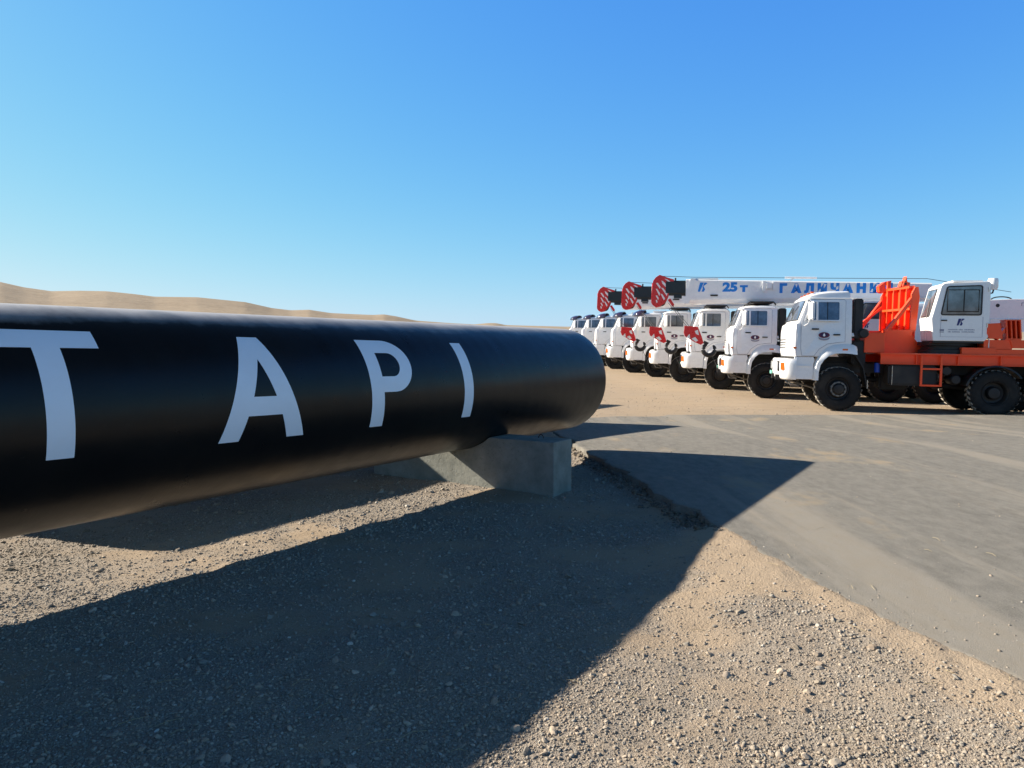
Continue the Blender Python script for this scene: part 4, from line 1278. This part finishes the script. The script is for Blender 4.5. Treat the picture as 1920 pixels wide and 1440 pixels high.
for quad in ([(205, 265), (235, 260), (285, 330), (270, 360)], [(205, 385), (225, 380), (275, 455), (265, 500)], [(205, 515), (225, 510), (255, 560), (245, 590)], [(315, 220), (345, 235), (455, 350), (440, 390), (330, 270)], [(375, 180), (420, 190), (490, 240), (485, 265)], [(310, 360), (345, 370), (415, 460), (405, 500)], [(300, 480), (330, 490), (375, 560), (355, 590)], [(205, 600), (225, 600), (235, 640), (215, 650)]):
    mx_, mz_ = sum(p[0] for p in quad) / len(quad), sum(p[1] for p in quad) / len(quad)
    st.prism([hd(mx_ + (p[0] - mx_) * 1.22, mz_ + (p[1] - mz_) * 1.22) for p in quad], 0.231, 0.236)
st.build("warning_stripes", STRIPE, boom)
# hoist rope over the boom to the winch
MB().tube([hd(260, 100) + (0,) and (hd(260, 110)[0], 0.12, hd(260, 110)[1] - 0.0), (2.4, 0.12, 4.02), (-2.0, 0.12, 3.96), (-4.9, 0.12, 3.93), (-7.3, 0.12, 3.50)], 0.009, 5).build("hoist_rope", ROPE, boom)
# hook block hanging back towards the bumper
hb = [(2.62, 2.33), (2.18, 2.30), (2.05, 1.98), (1.98, 1.76), (2.08, 1.70), (2.30, 1.80), (2.60, 1.98), (2.64, 2.1)]
o_h = MB().prism(hb, 0.78, 0.94).build("hook_block", REDP, boom, bevel=0.01)
MB().prism([(2.55, 1.94), (2.45, 2.06), (2.42, 1.90)], 0.941, 0.946).prism([(2.28, 2.16), (2.18, 2.20), (2.14, 2.02), (2.24, 2.06)], 0.941, 0.946).prism([(2.38, 1.90), (2.26, 1.96), (2.16, 1.84), (2.24, 1.80)], 0.941, 0.946).build("hook_stripes", STRIPE, boom)
cx_, cz_ = 1.80, 1.545
pts = [(2.03, 0.86, 1.76), (2.03, 0.86, 1.66)] + [(cx_ + 0.19 * math.cos(R_(a)), 0.86, cz_ + 0.19 * math.sin(R_(a))) for a in range(35 - 30, -215, -15)][2:]
hk = [(cx_ + 0.19 * math.cos(R_(a)), 0.86, cz_ + 0.19 * math.sin(R_(a))) for a in range(110, 110 + 1, 1)]
pts = [(1.98, 0.86, 1.80)] + [(cx_ + 0.19 * math.cos(R_(a)), 0.86, cz_ + 0.19 * math.sin(R_(a))) for a in range(78, -238, -14)]
rad = [0.05, 0.055] + [0.055 + 0.025 * math.sin(math.pi * i / (len(pts) - 4)) for i in range(len(pts) - 4)] + [0.045, 0.015]
MB().tube(pts, rad[:len(pts)], 10).build("hook", BLACKP, boom, smooth=True)
for a, b, nm in (((3.10, 0.1, 3.10), (2.45, 0.84, 2.30), "hook_rope"), ((3.20, 0.0, 3.14), (2.55, 0.86, 2.32), "hook_rope"), ((1.72, 0.86, 1.38), (1.46, 0.80, 0.85), "tie_rope")):
    MB().tube([a, b], 0.010, 5).build(nm, ROPE, boom)
# turret, luffing gear, pivot plates
tr_ = MB().prism([(-6.25, 2.55), (-6.30, 3.02), (-6.48, 3.22), (-7.1, 3.25), (-9.2, 3.25), (-9.2, 2.65), (-8.6, 2.30), (-6.7, 2.20)], -0.75, 0.75)
tr_.build("turret", WHITE, t2, bevel=0.02)
MB().loft([[(-6.72 + 0.055 * math.cos(2 * math.pi * i / 16), y, 3.05 + 0.055 * math.sin(2 * math.pi * i / 16)) for i in range(16)] for y in (0.752, 0.757)]).build("pivot_hole", BLACKP, t2)
text_mesh("ГАЛИЧ", 0.13, GREYL, "lettering", t2, side_mat(-7.35, 0.754, 3.04), bold=0.003)
MB().tube([(-6.62 - 0.28 * (1 - math.cos(R_(a))) , 0.5, 3.24 + 0.09 * math.sin(R_(a))) for a in range(0, 181, 20)], 0.02, 6).build("turret_handle", BLACKP, t2)
MB().loft([boom_ring(-4.95, 3.20, 3.72, 0.27), boom_ring(-6.4, 2.75, 3.15, 0.25)]).build("boom_root", WHITE, boom)
MB().prism([(-4.20, 2.45), (-4.35, 2.88), (-4.48, 3.02), (-4.85, 3.03), (-4.9, 2.5)], -0.42, 0.42).tube([(-3.8, 0, 2.62), (-5.9, 0, 2.72)], 0.17, 16).prism([(-4.15, 1.6), (-4.2, 2.45), (-5.9, 2.45), (-5.9, 1.6)], -0.6, 0.6).build("luffing_gear", WHITE, t2, bevel=0.015)
MB().loft([[(-4.52 + 0.05 * math.cos(2 * math.pi * i / 16), y, 2.93 + 0.05 * math.sin(2 * math.pi * i / 16)) for i in range(16)] for y in (0.421, 0.427)]).build("pivot_hole", BLACKP, t2)
# its operator cab
oc2 = [(-2.62, 2.12), (-2.58, 2.45), (-2.78, 3.12), (-2.86, 3.17), (-3.85, 3.17), (-3.90, 2.12)]
ocb = MB().prism(oc2, 0.33, 1.15).build("operator_cab", WHITE, t2, bevel=0.015)
flat_window([(-2.70, 2.60), (-2.84, 3.10), (-3.72, 3.10), (-3.72, 2.60)], [(-2.73, 2.63), (-2.865, 3.07), (-3.69, 3.07), (-3.69, 2.63)], 1.15, 1, ocb)
k_logo(-2.90, 1.152, 2.32, 0.14, NAVYL, ocb)
dk = MB().box((-9.3, -1.22, 1.49), (-0.9, 1.22, 1.53)).box((-9.3, 1.05, 1.27), (-0.95, 1.10, 1.492)).box((-9.3, -1.10, 1.27), (-0.95, -1.05, 1.492)).build("deck", WHITE, t2, bevel=0.004)
MB().lathe([(0.001, 0.0), (0.85, 0.0), (0.85, 0.15), (0.001, 0.15)], (-5.4, 0, 1.532), axis='z', n=32).build("turntable", WHITE, t2, smooth=True)
MB().prism([(-1.10, 1.532), (-1.10, 3.05), (-1.22, 3.05), (-1.30, 1.532)], -0.55, -0.45).prism([(-1.10, 1.532), (-1.10, 3.05), (-1.22, 3.05), (-1.30, 1.532)], 0.45, 0.55).box((-1.22, -0.449, 2.95), (-1.11, 0.449, 3.05)).build("boom_rest", BLACKP, t2)

SP = {2: (8.25, 23.5), 3: (7.73, 26.9), 4: (7.17, 30.4), 5: (6.72, 33.9), 6: (6.24, 37.3), 7: (5.79, 40.8), 8: (5.36, 44.3), 9: (4.84, 47.8)}
def gz(P): return -0.085 + 0.025 * max(0, P[1] - 23.5 + 1.2) + 0.005
place(t2, SP[2], gz(SP[2]) - 0.005, -0.0175, -0.012)
t3 = copy_tree(t2); t3["label"] = "white telescopic crane truck third in the row, its red boom head just left of the second truck's"
t3["label"] = "white crane truck third from the right in the row, dark red boom head overhead"
t2["label"] = "white telescopic crane truck with large blue boom lettering, just behind the orange-decked truck"
t4 = copy_tree(t3); t4["label"] = "white crane truck fourth from the right, carrying the leftmost and farthest red boom head"
place(t3, SP[3], gz(SP[3]), -0.0175, -0.024)
place(t4, SP[4], gz(SP[4]), -0.0175, -0.024)

# ------------------------------------------------------------------ trucks 5-9: plain white trucks with tinted roof visors
t5 = thing("cargo_truck", "white truck with tinted visor, fifth from the right", "truck", group="white cab trucks parked in a row")
make_cab(t5, 'low', False); chassis(t5, -6.6); tank_group(t5); cab_back(t5)
rings = []
for i in range(25):
    a = R_(180 * i / 24)
    y = -1.13 * math.cos(a)
    k_ = max(0.03, math.sin(a) ** 0.55)
    ring = [(0.60 + 0.62 * k_ * math.cos(R_(b)), y, 2.89 + (0.14 + 0.17 * k_) * math.sin(R_(b))) for b in range(0, 91, 10)]
    ring += [(0.60 + (0.62 * k_ - 0.02) * math.cos(R_(b)), y, 2.885 + (0.12 + 0.17 * k_) * math.sin(R_(b))) for b in range(90, -1, -10)]
    rings.append(ring)
MB().loft(rings).build("sun_visor", VISOR, t5, smooth=True, angle=50)
MB().rbox((-0.45, -0.6, 3.05), (0.20, 0.6, 3.14), 0.02).build("roof_spoiler", WHITE, t5)
for s in (1, -1):
    MB().box((-6.0, min(s * 1.17, s * 1.22), 1.45), (-0.85, max(s * 1.17, s * 1.22), 1.95)).build("bed_side", WHITE, t5, bevel=0.01)
MB().box((-6.0, -1.168, 1.40), (-0.85, 1.168, 1.48)).build("bed_floor", BLACKP, t5)
MB().box((-0.84, -1.22, 1.45), (-0.79, 1.22, 2.25)).build("bed_front", WHITE, t5, bevel=0.01)
place(t5, SP[5], gz(SP[5]), -0.0175, -0.024)
lb = {6: "white truck with tinted visor, sixth from the right in the row", 7: "white truck with tinted visor, third from the far left end of the row", 8: "white truck with dark visor, second from the far left end of the row", 9: "white truck with dark visor, farthest and leftmost, half hidden by the pipe end"}
for n_ in (6, 7, 8, 9):
    t = copy_tree(t5); t["label"] = lb[n_]; place(t, SP[n_], gz(SP[n_]), -0.0175, -0.024)
